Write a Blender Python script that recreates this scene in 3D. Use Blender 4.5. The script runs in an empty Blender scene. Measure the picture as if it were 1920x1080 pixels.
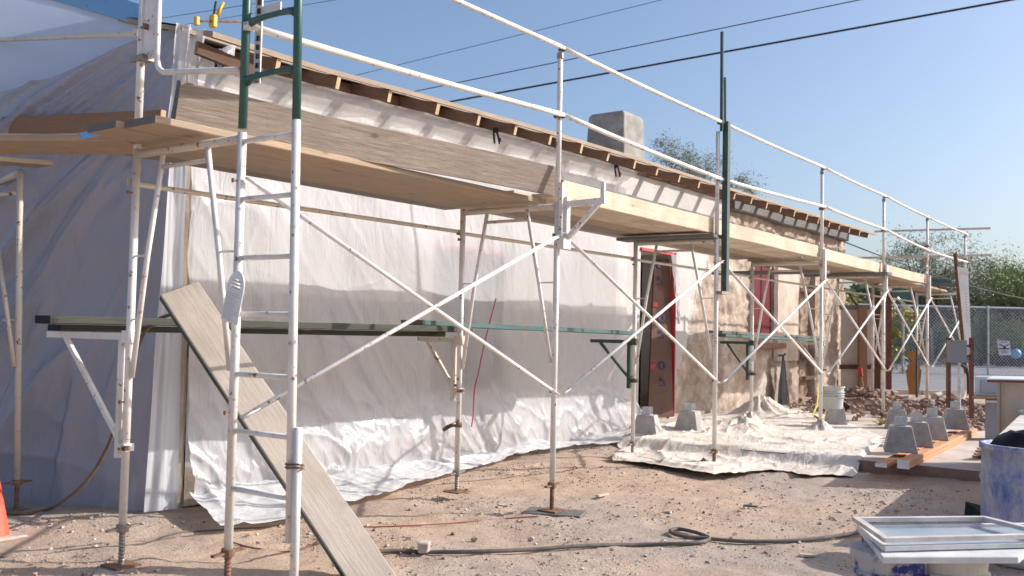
import bpy, math, random
from mathutils import Vector, Matrix, noise, Quaternion
random.seed(7)
sc = bpy.context.scene
COL = sc.collection
# ------------------------------------------------------------------ camera
FPX = 1832.66; PIT, ROL, YAW = 0.0456, 0.0212, 0.6233
CP = Vector((-3.0671, -3.8456, 1.3325))
F_ = Vector((math.cos(YAW)*math.cos(PIT), math.sin(YAW)*math.cos(PIT), math.sin(PIT)))
R_ = Vector((math.sin(YAW), -math.cos(YAW), 0)); U_ = R_.cross(F_)
R2 = R_*math.cos(ROL) + U_*math.sin(ROL); U2 = -R_*math.sin(ROL) + U_*math.cos(ROL)
cd = bpy.data.cameras.new('camera'); cam = bpy.data.objects.new('camera', cd); COL.objects.link(cam)
cam.matrix_world = Matrix(((R2.x, U2.x, -F_.x, CP.x), (R2.y, U2.y, -F_.y, CP.y), (R2.z, U2.z, -F_.z, CP.z), (0, 0, 0, 1)))
cd.sensor_width = 36; cd.lens = FPX/1920*36; cd.clip_start = .05; cd.clip_end = 2000
cd.dof.use_dof = True; cd.dof.focus_distance = 7.5; cd.dof.aperture_fstop = 3.2
sc.camera = cam
# ------------------------------------------------------------------ sky and sun
SUND = Vector((-1.0, 1.0, -.86)).normalized()      # the way the light travels
EL = math.asin(-SUND.z); AZ = math.atan2(-SUND.x, -SUND.y)   # clockwise from +Y
w = bpy.data.worlds.new('World'); sc.world = w; w.use_nodes = True
nt = w.node_tree; sky = nt.nodes.new('ShaderNodeTexSky'); sky.sky_type = 'NISHITA'; sky.sun_disc = False
sky.sun_elevation = EL; sky.sun_rotation = AZ; sky.air_density = 1.0; sky.dust_density = 5.0; sky.ozone_density = 3.0; sky.altitude = 700
bg = nt.nodes['Background']; bg.inputs['Strength'].default_value = .145
nt.links.new(sky.outputs[0], bg.inputs[0])
sl = bpy.data.lights.new('sun', 'SUN'); sl.energy = 4.1; sl.angle = math.radians(.5); sl.color = (1, .95, .90)
so = bpy.data.objects.new('sun', sl); COL.objects.link(so); so.rotation_euler = SUND.to_track_quat('-Z', 'Y').to_euler()
sc.view_settings.view_transform = 'Standard'; sc.view_settings.look = 'None'; sc.view_settings.gamma = 1
sc.view_settings.exposure = .32

# ------------------------------------------------------------------ pixel helpers (pixels of the 1920x1080 photograph -> world points)
def ray(px, py): return F_*FPX + R2*(px-960) - U2*(py-540)
def on(ax, v, px, py):
    d = ray(px, py); t = (v-CP[ax])/d[ax]; return CP + d*t
def AX(v, px, py): return on(0, v, px, py)
def AY(v, px, py): return on(1, v, px, py)
def AZZ(v, px, py): return on(2, v, px, py)
def AD(D, px, py): return CP + ray(px, py)*(D/FPX)

def nz(x, y, z=0): return noise.noise(Vector((x, y, z)))
def fbm(x, y, z=0, o=4): return noise.fractal(Vector((x, y, z)), 1.0, 2.0, o)
def ridge(x, y, z=0): return 1-2*abs(noise.noise(Vector((x, y, z))))
def sm(a, b, x):
    t = min(1, max(0, (x-a)/(b-a))); return t*t*(3-2*t)
def lerp_tab(tab, x):
    if x <= tab[0][0]: return tab[0][1]
    for (a, b), (c, d) in zip(tab, tab[1:]):
        if x <= c: return b+(d-b)*(x-a)/(c-a)
    return tab[-1][1]

# ------------------------------------------------------------------ materials
MATS = {}
class NB:
    def __init__(s, name, spec=.5):
        s.m = bpy.data.materials.new(name); s.m.use_nodes = True; s.t = s.m.node_tree; s.n = s.t.nodes
        s.b = s.n['Principled BSDF']; s.b.inputs['Specular IOR Level'].default_value = spec
        tc = s.n.new('ShaderNodeTexCoord'); oi = s.n.new('ShaderNodeObjectInfo')
        mul = s.n.new('ShaderNodeMath'); mul.operation = 'MULTIPLY'; mul.inputs[1].default_value = 37
        s.t.links.new(oi.outputs['Random'], mul.inputs[0])
        add = s.n.new('ShaderNodeVectorMath'); add.operation = 'ADD'
        s.t.links.new(tc.outputs['Object'], add.inputs[0]); s.t.links.new(mul.outputs[0], add.inputs[1])
        s.co = add.outputs[0]; s.raw = tc.outputs['Object']; s.rnd = oi.outputs['Random']
        MATS[name] = s.m
    def L(s, a, b): s.t.links.new(a, b)
    def mapped(s, scale, raw=False):
        mp = s.n.new('ShaderNodeMapping'); mp.inputs['Scale'].default_value = scale
        s.L(s.raw if raw else s.co, mp.inputs[0]); return mp.outputs[0]
    def noise(s, sc_, det=4, rough=.6, co=None, dist=0):
        t = s.n.new('ShaderNodeTexNoise'); t.inputs['Scale'].default_value = sc_; t.inputs['Detail'].default_value = det
        t.inputs['Roughness'].default_value = rough; t.inputs['Distortion'].default_value = dist
        s.L(co or s.co, t.inputs['Vector']); return t.outputs['Fac']
    def vor(s, sc_, co=None, feat='F1', out='Distance'):
        t = s.n.new('ShaderNodeTexVoronoi'); t.inputs['Scale'].default_value = sc_; t.feature = feat
        s.L(co or s.co, t.inputs['Vector']); return t.outputs[out]
    def ramp(s, fac, stops, interp='LINEAR'):
        r = s.n.new('ShaderNodeValToRGB'); e = r.color_ramp.elements; r.color_ramp.interpolation = interp
        while len(e) < len(stops): e.new(.5)
        for i, (p, c) in enumerate(stops):
            e[i].position = p; e[i].color = (*(c if isinstance(c, tuple) else (c, c, c)), 1)
        s.L(fac, r.inputs[0]); return r.outputs[0]
    def mix(s, fac, a, b, mode='MIX'):
        m = s.n.new('ShaderNodeMix'); m.data_type = 'RGBA'; m.blend_type = mode
        for v, i in ((fac, 0), (a, 6), (b, 7)):
            if hasattr(v, 'is_output'): s.L(v, m.inputs[i])
            elif i == 0: m.inputs[0].default_value = v
            else: m.inputs[i].default_value = (*v, 1)
        return m.outputs[2]
    def math(s, op, a, b=0.):
        m = s.n.new('ShaderNodeMath'); m.operation = op
        for i, v in enumerate((a, b)):
            if hasattr(v, 'is_output'): s.L(v, m.inputs[i])
            else: m.inputs[i].default_value = v
        return m.outputs[0]
    def col(s, c):
        if hasattr(c, 'is_output'): s.L(c, s.b.inputs['Base Color'])
        else: s.b.inputs['Base Color'].default_value = (*c, 1)
        return s
    def rough(s, r):
        if hasattr(r, 'is_output'): s.L(r, s.b.inputs['Roughness'])
        else: s.b.inputs['Roughness'].default_value = r
        return s
    def bump(s, h, st=.3, d=.01):
        b = s.n.new('ShaderNodeBump'); b.inputs['Strength'].default_value = st; b.inputs['Distance'].default_value = d
        s.L(h, b.inputs['Height']); s.L(b.outputs[0], s.b.inputs['Normal']); s.bn = b.outputs[0]; return s

def painted(name, c, rust=(.16, .07, .035), amt=.60, dirt=(.45, .38, .30), rg=.45, dirtamt=.35):
    a = NB(name); chips = a.ramp(a.noise(16, 6, .7), [(amt+.03, 0.), (amt+.06, 1.)])
    spots = a.ramp(a.vor(20), [(.0, 1.), (.14, .9), (.20, 0.)])
    spot2 = a.math('MULTIPLY', spots, a.ramp(a.noise(3), [(.46, 0.), (.6, .85)]))
    d = a.ramp(a.noise(4, 5, .7), [(.40, 0.), (.75, 1.)])
    base = a.mix(a.math('MULTIPLY', d, dirtamt), c, dirt)
    base = a.mix(a.math('MAXIMUM', chips, spot2), base, rust)
    a.col(base).rough(rg).bump(a.noise(60, 3), .15, .002); return a.m
painted('white_paint', (.80, .77, .73), dirtamt=.5)
painted('cream_paint', (.66, .60, .50), amt=.58, dirtamt=.5)
painted('green_paint', (.022, .095, .078), rust=(.10, .09, .08), amt=.60, dirt=(.13, .17, .16), rg=.4, dirtamt=.5)
painted('dark_green_paint', (.022, .062, .050), rust=(.09, .07, .06), amt=.58, dirt=(.11, .13, .12), rg=.45, dirtamt=.6)
painted('teal_paint', (.035, .13, .13), amt=.55, dirt=(.13, .17, .16), dirtamt=.7)
painted('blue_fascia', (.16, .38, .66), amt=.8, dirt=(.2, .35, .6))
a = NB('bare_steel'); a.col(a.ramp(a.noise(20), [(.3, (.20, .16, .13)), (.7, (.42, .38, .34))])).rough(.5); a.b.inputs['Metallic'].default_value = .6
a = NB('rusty_steel'); a.col(a.ramp(a.noise(25, 6), [(.3, (.10, .045, .025)), (.7, (.30, .17, .10))])).rough(.8)
a = NB('rust_post'); a.col(a.ramp(a.noise(9, 6), [(.3, (.10, .035, .025)), (.7, (.20, .08, .06))])).rough(.8)
a = NB('galvanized'); a.col(a.ramp(a.noise(14), [(.3, (.42, .44, .46)), (.7, (.68, .70, .72))])).rough(.4); a.b.inputs['Metallic'].default_value = .5

def wood(name, dark, light, stain=None, st=.35, knots=True, scale=1.0, stainamt=.5):
    a = NB(name, .25); co = a.mapped((1.2*scale, 22*scale, 22*scale)); g = a.noise(3, 6, .65, co, .6)
    fine = a.noise(9, 5, .7, a.mapped((1.0*scale, 60*scale, 60*scale)))
    c = a.ramp(g, [(.25, dark), (.72, light)])
    c = a.mix(.35, c, a.ramp(fine, [(.35, dark), (.65, light)]))
    if stain:
        c = a.mix(a.math('MULTIPLY', a.ramp(a.noise(2.2, 5, .6), [(.42, 0.), (.62, 1.)]), stainamt), c, stain)
    if knots:
        k = a.ramp(a.vor(2.6, a.mapped((1.0, 2.2, 2.2))), [(.0, 1.), (.06, .8), (.11, 0.)])
        c = a.mix(a.math('MULTIPLY', k, .65), c, tuple(x*.45 for x in dark))
    a.col(c).rough(.75).bump(a.math('ADD', g, fine), st, .004); return a.m
wood('old_wood', (.13, .10, .08), (.46, .38, .31), (.26, .21, .175), 1.0)
wood('deck_wood', (.30, .205, .13), (.54, .41, .28), (.36, .30, .24), .3, stainamt=.7)
wood('pine', (.54, .41, .28), (.80, .69, .54), (.44, .34, .25), .3, stainamt=.6)
wood('pine_end', (.45, .28, .15), (.60, .42, .26), None, .2)
wood('brown_board', (.22, .12, .07), (.36, .21, .13), (.25, .16, .10), .3)
wood('gray_wood', (.10, .095, .09), (.26, .245, .23), (.16, .15, .15), .9)
wood('dark_wood', (.06, .035, .022), (.17, .09, .055), None, .5)
wood('rafter_wood', (.16, .09, .055), (.34, .20, .125), None, .4, scale=1.3)
wood('rafter_end_wood', (.50, .36, .21), (.70, .54, .36), None, .2)
wood('new_fir', (.46, .20, .10), (.68, .38, .22), None, .2)
wood('orange_ply', (.36, .16, .05), (.52, .26, .09), (.30, .13, .04), .2, knots=False)
wood('mid_plank', (.045, .045, .035), (.15, .14, .11), (.06, .085, .075), .6)
wood('lean_plank', (.36, .30, .24), (.62, .54, .46), (.34, .29, .24), .55, stainamt=.5)
wood('roof_wood', (.28, .20, .14), (.52, .42, .32), (.33, .27, .22), .7)
wood('bark', (.06, .045, .035), (.16, .12, .09), None, .9, knots=False)

# concrete
def concrete(name, c0, c1, sc_=8, st=.3):
    a = NB(name, .3); n1 = a.noise(sc_, 8, .65); a.col(a.ramp(n1, [(.3, c0), (.7, c1)])).rough(.9)
    a.bump(a.math('ADD', n1, a.noise(sc_*9, 4)), st, .006); return a.m
concrete('concrete', (.28, .26, .245), (.54, .51, .48), 6, .5)
concrete('concrete_dusty', (.48, .40, .34), (.66, .57, .50), 3)
concrete('slab_edge', (.22, .13, .10), (.34, .22, .17), 5)
concrete('chimney_concrete', (.20, .185, .165), (.44, .42, .39), 3.5, .7)
concrete('chimney_flash', (.5, .48, .4), (.62, .58, .5), 5, .5)
concrete('asphalt', (.20, .195, .20), (.27, .265, .27), 1.2, .2)
concrete('kerb', (.42, .38, .35), (.58, .54, .50), 4)
concrete('rock', (.20, .13, .10), (.42, .31, .26), 7, .6)
concrete('rock_pale', (.42, .34, .28), (.62, .54, .47), 7, .6)
concrete('bucket_gray', (.45, .45, .43), (.60, .60, .57), 5, .1)
concrete('white_sheet', (.50, .49, .48), (.78, .78, .78), 5, .2)
concrete('beige_panel', (.52, .46, .40), (.60, .54, .48), 2, .1)
concrete('cab_paint', (.42, .34, .28), (.52, .43, .36), 3, .1)
concrete('dusty_board', (.46, .42, .38), (.74, .70, .65), 5, .4)

# soil
a = NB('soil', .15); big = a.noise(.55, 5, .6, a.raw); mid = a.noise(3.5, 6, .65, a.raw); fi = a.noise(38, 6, .75, a.raw)
c = a.ramp(mid, [(.30, (.50, .345, .245)), (.55, (.65, .485, .365)), (.75, (.72, .57, .45))])
gr = a.ramp(big, [(.47, 0.), (.60, 1.)])
c = a.mix(a.math('MULTIPLY', gr, .75), c, (.44, .39, .355)); c = a.mix(a.math('MULTIPLY', a.ramp(a.noise(1.3, 4, .6, a.raw, .8), [(.55, 0.), (.68, .32)]), 1.), c, (.34, .225, .155))
peb = a.vor(55, a.raw); pc = a.vor(55, a.raw, out='Color')
pm = a.math('MULTIPLY', a.ramp(peb, [(.20, 1.), (.34, 0.)]), a.ramp(mid, [(.38, .1), (.6, 1.)]))
bw = a.n.new('ShaderNodeRGBToBW'); a.L(pc, bw.inputs[0])
c = a.mix(a.math('MULTIPLY', pm, .75), c, a.ramp(bw.outputs[0], [(.2, (.20, .14, .12)), (.5, (.42, .33, .28)), (.8, (.66, .60, .55))]))
c = a.mix(.35, c, a.ramp(fi, [(.3, (.24, .16, .11)), (.7, (.62, .50, .40))]))
a.col(c).rough(.95).bump(a.math('ADD', a.math('MULTIPLY', pm, .6), a.math('ADD', fi, mid)), .7, .018)
a = NB('pebble', .2); r = a.vor(40, a.raw, out='Color'); bw = a.n.new('ShaderNodeRGBToBW'); a.L(r, bw.inputs[0])
a.col(a.ramp(bw.outputs[0], [(.2, (.26, .17, .13)), (.45, (.44, .33, .26)), (.65, (.56, .45, .37)), (.85, (.70, .64, .58))])).rough(.9)

# wall: plaster giving way to bare adobe and rubble
a = NB('adobe_wall', .15); sep = a.n.new('ShaderNodeSeparateXYZ'); a.L(a.raw, sep.inputs[0])
edge = a.math('SUBTRACT', sep.outputs[0], a.math('MULTIPLY', sep.outputs[2], .60))
edge = a.math('ADD', edge, a.math('MULTIPLY', a.math('SUBTRACT', a.noise(1.6, 6, .65, a.raw), .5), 1.6))
mask = a.ramp(a.math('SUBTRACT', edge, 6.95), [(.48, 0.), (.53, 1.)])   # 1 = bare wall
low = a.math('ADD', sep.outputs[2], a.math('MULTIPLY', a.noise(3, 4, .6, a.raw), .16))
lowm = a.math('LESS_THAN', low, .20)
pl = a.ramp(a.noise(1.3, 6, .65, a.raw), [(.3, (.50, .47, .45)), (.7, (.64, .61, .58))])
st1 = a.ramp(a.noise(1.7, 8, .72, a.raw, .4), [(.26, (.22, .155, .12)), (.40, (.38, .28, .21)), (.50, (.47, .37, .29)), (.58, (.58, .49, .41)), (.64, (.72, .65, .58))])
vc = a.vor(6, a.mapped((1, 1, 1.5), True), out='Color'); bw = a.n.new('ShaderNodeRGBToBW'); a.L(vc, bw.inputs[0])
st2 = a.mix(.22, st1, a.ramp(bw.outputs[0], [(.2, (.36, .28, .24)), (.5, (.52, .44, .38)), (.8, (.68, .62, .56))]))
crk = a.ramp(a.vor(6, a.mapped((1, 1, 1.5), True), 'DISTANCE_TO_EDGE'), [(.0, 1.), (.05, 0.)])
st2 = a.mix(a.math('MULTIPLY', crk, .18), st2, (.17, .11, .08))
a.col(a.mix(a.math('MAXIMUM', mask, lowm), pl, st2)).rough(.95)
a.bump(a.math('ADD', a.math('MULTIPLY', mask, a.noise(7, 8, .7, a.raw)), a.math('MULTIPLY', a.noise(20, 5, .6, a.raw), .35)), .8, .03)
a = NB('stone_core', .15); a.col(a.ramp(a.noise(3.5, 7, .7), [(.28, (.16, .10, .075)), (.5, (.36, .26, .20)), (.75, (.56, .46, .38))])).rough(.95).bump(a.noise(9, 7, .7), .9, .03)
a = NB('cream_plaster', .15); a.col(a.ramp(a.noise(3, 7, .7), [(.3, (.44, .35, .27)), (.6, (.62, .53, .44))])).rough(.95).bump(a.noise(12, 6), .4, .01)
a = NB('dark_inside'); a.col((.02, .015, .015)).rough(.9)  # near-black colour carries the shade inside the building
a = NB('red_board', .2); a.col(a.ramp(a.noise(4, 5, .6, a.mapped((6, 6, .6))), [(.3, (.09, .008, .014)), (.7, (.17, .016, .026))])).rough(.6)
a = NB('red_tape'); a.col((.40, .022, .032)).rough(.35)
a = NB('pink_cord'); a.col((.62, .10, .16)).rough(.5)
a = NB('kraft_wrap', .2); a.col(a.ramp(a.noise(3, 5), [(.3, (.12, .065, .05)), (.7, (.20, .11, .085))])).rough(.55).bump(a.noise(6, 4), .3, .01)
a = NB('blue_ink'); a.col((.03, .03, .11)).rough(.6)
a = NB('gray_ink'); a.col((.50, .50, .52)).rough(.7)
a = NB('red_ink'); a.col((.78, .42, .38)).rough(.7)
a = NB('white_plastic'); a.col(a.ramp(a.noise(5), [(.3, (.72, .72, .70)), (.7, (.84, .83, .81))])).rough(.35)
a = NB('orange_cone'); a.col(a.ramp(a.noise(6, 4), [(.35, (.72, .07, .03)), (.7, (.80, .16, .09))])).rough(.5)
a = NB('yellow_plastic'); a.col((.68, .42, .03)).rough(.4)
a = NB('yellow_strap'); a.col((.55, .50, .09)).rough(.5)
a = NB('black_plastic'); a.col((.02, .02, .024)).rough(.45)
a = NB('black_cloth', .2); a.col(a.ramp(a.noise(5), [(.3, (.010, .011, .014)), (.7, (.028, .031, .038))])).rough(.7)
a = NB('wire'); a.col((.03, .032, .04)).rough(.7)
a = NB('meter_gray'); a.col((.20, .21, .23)).rough(.5)
a = NB('appliance'); a.col((.50, .52, .55)).rough(.4)
a = NB('appliance_door'); a.col((.30, .32, .37)).rough(.25)
a = NB('hose', .3); a.col(a.ramp(a.noise(14), [(.3, (.10, .085, .075)), (.7, (.20, .17, .15))])).rough(.7)
a = NB('brown_hose', .3); a.col(a.ramp(a.noise(14), [(.3, (.11, .075, .05)), (.7, (.20, .15, .10))])).rough(.7)
a = NB('cord_red', .3); a.col((.30, .09, .06)).rough(.6)
a = NB('blue_drum', .3)
m1 = a.ramp(a.noise(3.4, 9, .75, a.mapped((1, 1, .5))), [(.40, .12), (.57, 1.)])
sep = a.n.new('ShaderNodeSeparateXYZ'); a.L(a.raw, sep.inputs[0])
m2 = a.math('LESS_THAN', a.math('ADD', sep.outputs[2], a.math('MULTIPLY', a.noise(5, 6, .7), .35)), .36)
m3 = a.math('GREATER_THAN', a.math('ADD', sep.outputs[2], a.math('MULTIPLY', a.noise(6, 6, .7), .2)), .78)
c = a.mix(a.math('MULTIPLY', m1, .8), (.035, .10, .38), (.52, .52, .53)); c = a.mix(m2, c, (.64, .59, .55)); c = a.mix(m3, c, (.55, .53, .50))
a.col(c).rough(.6).bump(a.noise(8, 6), .2, .004)
a = NB('blue_bucket', .3); c = a.mix(a.ramp(a.noise(7, 8, .72), [(.42, 0.), (.50, 1.)]), (.02, .035, .22), (.46, .45, .44)); a.col(c).rough(.6)
a = NB('pane'); a.col((.05, .06, .09)).rough(.15)
a = NB('sky_tint_sheet', .5); a.col(a.ramp(a.noise(4, 6), [(.35, (.30, .36, .44)), (.65, (.46, .48, .52))])).rough(.3)  # sky reflection painted into the panel as a blue-grey colour
a = NB('roofing', .2); a.col(a.ramp(a.noise(4), [(.3, (.12, .11, .10)), (.7, (.2, .18, .16))])).rough(.9)

# translucent polythene
def poly(name, c, transp, transl, bsc=14, bst=.35, rg=.28):
    a = NB(name, .6); m = a.n.new('ShaderNodeMixShader'); t = a.n.new('ShaderNodeBsdfTranslucent'); t.inputs[0].default_value = (*c, 1)
    m2 = a.n.new('ShaderNodeMixShader'); tr = a.n.new('ShaderNodeBsdfTransparent'); out = a.n['Material Output']
    cc = a.ramp(a.noise(1.1, 5, .6, a.raw), [(.3, tuple(x*.93 for x in c)), (.7, c)]); a.col(cc).rough(rg)
    cr = a.noise(bsc, 5, .62, a.mapped((1.1, 1, .35), True), 1.2)
    rr = a.math('ABSOLUTE', a.math('SUBTRACT', cr, .5)); cr2 = a.math('ABSOLUTE', a.math('SUBTRACT', a.noise(bsc*.32, 3, .5, a.mapped((1.5, 1, .45), True), .8), .5))
    a.bump(a.math('ADD', rr, a.math('MULTIPLY', cr2, 2.2)), bst, .03)
    m.inputs[0].default_value = transl; m2.inputs[0].default_value = transp
    a.L(a.b.outputs[0], m.inputs[1]); a.L(t.outputs[0], m.inputs[2]); a.L(a.bn, t.inputs['Normal'])
    a.L(m.outputs[0], m2.inputs[1]); a.L(tr.outputs[0], m2.inputs[2]); a.L(m2.outputs[0], out.inputs[0])
poly('polythene', (.74, .73, .735), .33, .25, rg=.17, bsc=9, bst=.46)
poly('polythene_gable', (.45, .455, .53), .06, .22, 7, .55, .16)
poly('polythene_sky_tint', (.64, .74, .92), .04, .18, 5, .12)  # blue of the reflected sky is put into this base colour
poly('polythene_foot', (.84, .83, .83), .05, .12, rg=.24, bsc=9, bst=.35)
poly('polythene_strip', (.70, .70, .72), .05, .25, 6, .12)
a = NB('canvas', .15); w1 = a.noise(2.2, 6, .62, a.mapped((1, 2.2, 1), True), 1.0); fo = a.math('ABSOLUTE', a.math('SUBTRACT', w1, .5)); fo2 = a.math('ABSOLUTE', a.math('SUBTRACT', a.noise(5, 5, .6, a.mapped((1, 1.6, 1), True), .8), .5)); a.col(a.ramp(a.noise(1.6, 7, .7), [(.28, (.50, .42, .34)), (.42, (.68, .61, .53)), (.7, (.78, .72, .65))])).rough(.85).bump(a.math('ADD', fo, a.math('MULTIPLY', fo2, .5)), .42, .08)

def leafmat(name, c0, c1, c2):
    a = NB(name, .25); c = a.ramp(a.noise(1.1, 4, .6, a.raw), [(.3, c0), (.5, c1), (.7, c2)])
    c = a.mix(.5, c, a.ramp(a.noise(9, 2, .5, a.raw), [(.3, c0), (.7, c2)])); a.col(c).rough(.6)
leafmat('leaf_mesquite', (.14, .155, .085), (.23, .245, .14), (.32, .33, .20))  # foliage tones raised to stand in for distance haze
leafmat('leaf_dark', (.07, .10, .045), (.12, .16, .065), (.19, .23, .10))
leafmat('leaf_yellow', (.22, .22, .05), (.38, .34, .08), (.52, .45, .14))
leafmat('leaf_green', (.11, .17, .05), (.20, .27, .08), (.32, .37, .13))
leafmat('leaf_agave', (.02, .04, .03), (.035, .06, .045), (.06, .09, .07))

# ------------------------------------------------------------------ mesh helpers
class M:
    def __init__(s): s.v = []; s.f = []; s.mi = []; s.cur = 0
    def add(s, vs, fs):
        o = len(s.v); s.v += [tuple(p) for p in vs]
        for f in fs: s.f.append([i+o for i in f]); s.mi.append(s.cur)
        return s
    def box(s, lo, hi, m=None, jit=0):
        x0, y0, z0 = lo; x1, y1, z1 = hi
        vs = [Vector(p) for p in ((x0, y0, z0), (x1, y0, z0), (x1, y1, z0), (x0, y1, z0), (x0, y0, z1), (x1, y0, z1), (x1, y1, z1), (x0, y1, z1))]
        if jit: vs = [p+Vector([random.uniform(-jit, jit) for _ in range(3)]) for p in vs]
        if m is not None: vs = [m @ p for p in vs]
        return s.add(vs, [(0, 3, 2, 1), (4, 5, 6, 7), (0, 1, 5, 4), (1, 2, 6, 5), (2, 3, 7, 6), (3, 0, 4, 7)])
    def quad(s, *p): return s.add(p, [tuple(range(len(p)))])
    def tube(s, pts, r, n=10, cap=True, rs=None):
        pts = [Vector(p) for p in pts]; o = len(s.v); k = len(pts); ref = None; rings = []
        for i, p in enumerate(pts):
            d = (pts[min(i+1, k-1)]-pts[max(i-1, 0)]).normalized()
            if ref is None: ref = d.orthogonal().normalized()
            else: ref = (ref-d*ref.dot(d)).normalized()
            b = d.cross(ref); rr = rs[i] if rs else r
            for j in range(n):
                t = 2*math.pi*j/n; s.v.append(tuple(p+(ref*math.cos(t)+b*math.sin(t))*rr))
        for i in range(k-1):
            for j in range(n):
                s.f.append([o+i*n+j, o+i*n+(j+1) % n, o+(i+1)*n+(j+1) % n, o+(i+1)*n+j]); s.mi.append(s.cur)
        if cap:
            s.f.append([o+j for j in range(n)][::-1]); s.f.append([o+(k-1)*n+j for j in range(n)]); s.mi += [s.cur]*2
        return s
    def beam(s, p0, p1, w, h, up=(0, 0, 1)):
        p0 = Vector(p0); p1 = Vector(p1); d = (p1-p0); L = d.length; d.normalize(); up = Vector(up)
        sd = up.cross(d).normalized(); u = d.cross(sd)
        m = Matrix(((d.x, sd.x, u.x, p0.x), (d.y, sd.y, u.y, p0.y), (d.z, sd.z, u.z, p0.z), (0, 0, 0, 1)))
        return s.box((0, -w/2, -h/2), (L, w/2, h/2), m)
    def lathe(s, prof, n=24, c=(0, 0, 0)):
        o = len(s.v)
        for r, z in prof:
            for j in range(n):
                t = 2*math.pi*j/n; s.v.append((c[0]+r*math.cos(t), c[1]+r*math.sin(t), c[2]+z))
        for i in range(len(prof)-1):
            for j in range(n): s.f.append([o+i*n+j, o+i*n+(j+1) % n, o+(i+1)*n+(j+1) % n, o+(i+1)*n+j]); s.mi.append(s.cur)
        return s
    def grid(s, fn, nu, nv):
        o = len(s.v)
        for j in range(nv+1):
            for i in range(nu+1): s.v.append(tuple(fn(i/nu, j/nv)))
        for j in range(nv):
            for i in range(nu):
                q = o+j*(nu+1)+i; s.f.append([q, q+1, q+nu+2, q+nu+1]); s.mi.append(s.cur)
        return s
    def rock(s, c, r, sq=.7):
        vs = []; q = Quaternion((random.gauss(0, 1), random.gauss(0, 1), random.gauss(0, 1), random.gauss(0, 1))).normalized()
        for p in ((1, 0, 0), (-1, 0, 0), (0, 1, 0), (0, -1, 0), (0, 0, 1), (0, 0, -1)):
            p = q @ Vector(p)*random.uniform(.7, 1.15)*r; p.z *= sq; vs.append(Vector(c)+p)
        return s.add(vs, [(0, 2, 4), (2, 1, 4), (1, 3, 4), (3, 0, 4), (2, 0, 5), (1, 2, 5), (3, 1, 5), (0, 3, 5)])
    def build(s, name, mat, parent=None, origin=None, mw=None, smooth=False):
        me = bpy.data.meshes.new(name); vs = s.v
        if origin is not None: ox, oy, oz = origin; vs = [(x-ox, y-oy, z-oz) for x, y, z in vs]
        me.from_pydata(vs, [], s.f); me.update()
        for mt in (mat if isinstance(mat, (list, tuple)) else [mat]): me.materials.append(MATS[mt])
        if any(s.mi): me.polygons.foreach_set('material_index', s.mi)
        if smooth: me.polygons.foreach_set('use_smooth', [True]*len(me.polygons))
        o = bpy.data.objects.new(name, me); COL.objects.link(o)
        if parent is not None: o.parent = parent
        if mw is not None: o.matrix_local = mw
        elif origin is not None: o.location = origin
        return o

def tag(o, label=None, cat=None, group=None, kind=None):
    if label: o['label'] = label
    if cat: o['category'] = cat
    if group: o['group'] = group
    if kind: o['kind'] = kind
    return o
def thing(name, label, cat, loc=(0, 0, 0), rz=0, group=None):
    e = bpy.data.objects.new(name, None); e.empty_display_size = .1; COL.objects.link(e); e.location = loc; e.rotation_euler = (0, 0, rz)
    bpy.context.view_layer.update
    return tag(e, label, cat, group)
def rel(t, mb):      # world verts -> local of an unrotated Empty
    ox, oy, oz = t.location; mb.v = [(x-ox, y-oy, z-oz) for x, y, z in mb.v]; return mb

def bevel(o, w=.004, seg=1):
    b = o.modifiers.new('bevel', 'BEVEL'); b.width = w; b.segments = seg; b.limit_method = 'ANGLE'; return o

def board(name, p0, p1, w, h, mat, label=None, cat=None, group=None, up=(0, 0, 1), parent=None, endmat=None, warp=.004, nseg=14):
    """a sawn board with its length on local X, slightly warped, ends a little uneven"""
    p0 = Vector(p0); p1 = Vector(p1); d = p1-p0; L = d.length; d.normalize(); up = Vector(up)
    sd = up.cross(d).normalized(); u = d.cross(sd)
    mw = Matrix(((d.x, sd.x, u.x, p0.x), (d.y, sd.y, u.y, p0.y), (d.z, sd.z, u.z, p0.z), (0, 0, 0, 1)))
    m = M(); sx = random.uniform(0, 99); o = 0; c = .12*min(w, h)
    prof = [(-w/2+c, -h/2), (w/2-c, -h/2), (w/2, -h/2+c), (w/2, h/2-c), (w/2-c, h/2), (-w/2+c, h/2), (-w/2, h/2-c), (-w/2, -h/2+c)]
    for i in range(nseg+1):
        x = L*i/nseg; dy = warp*nz(x*.7+sx, 1); dz = warp*nz(x*.7+sx, 7)
        for (y, z) in prof:
            e = .0015*nz(x*9+sx, y*20, z*20)
            m.v.append((x+(random.uniform(-.002, .002) if i in (0, nseg) else 0), y*(1+e*8)+dy, z*(1+e*8)+dz))
    k = 8
    for i in range(nseg):
        for j in range(k): m.f.append([i*k+j, i*k+(j+1) % k, (i+1)*k+(j+1) % k, (i+1)*k+j]); m.mi.append(0)
    m.f.append(list(range(k))[::-1]); m.f.append([nseg*k+j for j in range(k)]); m.mi += [1 if endmat else 0]*2
    ob = m.build(name, [mat, endmat] if endmat else mat, parent, mw=mw)
    return tag(ob, label, cat, group)

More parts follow.
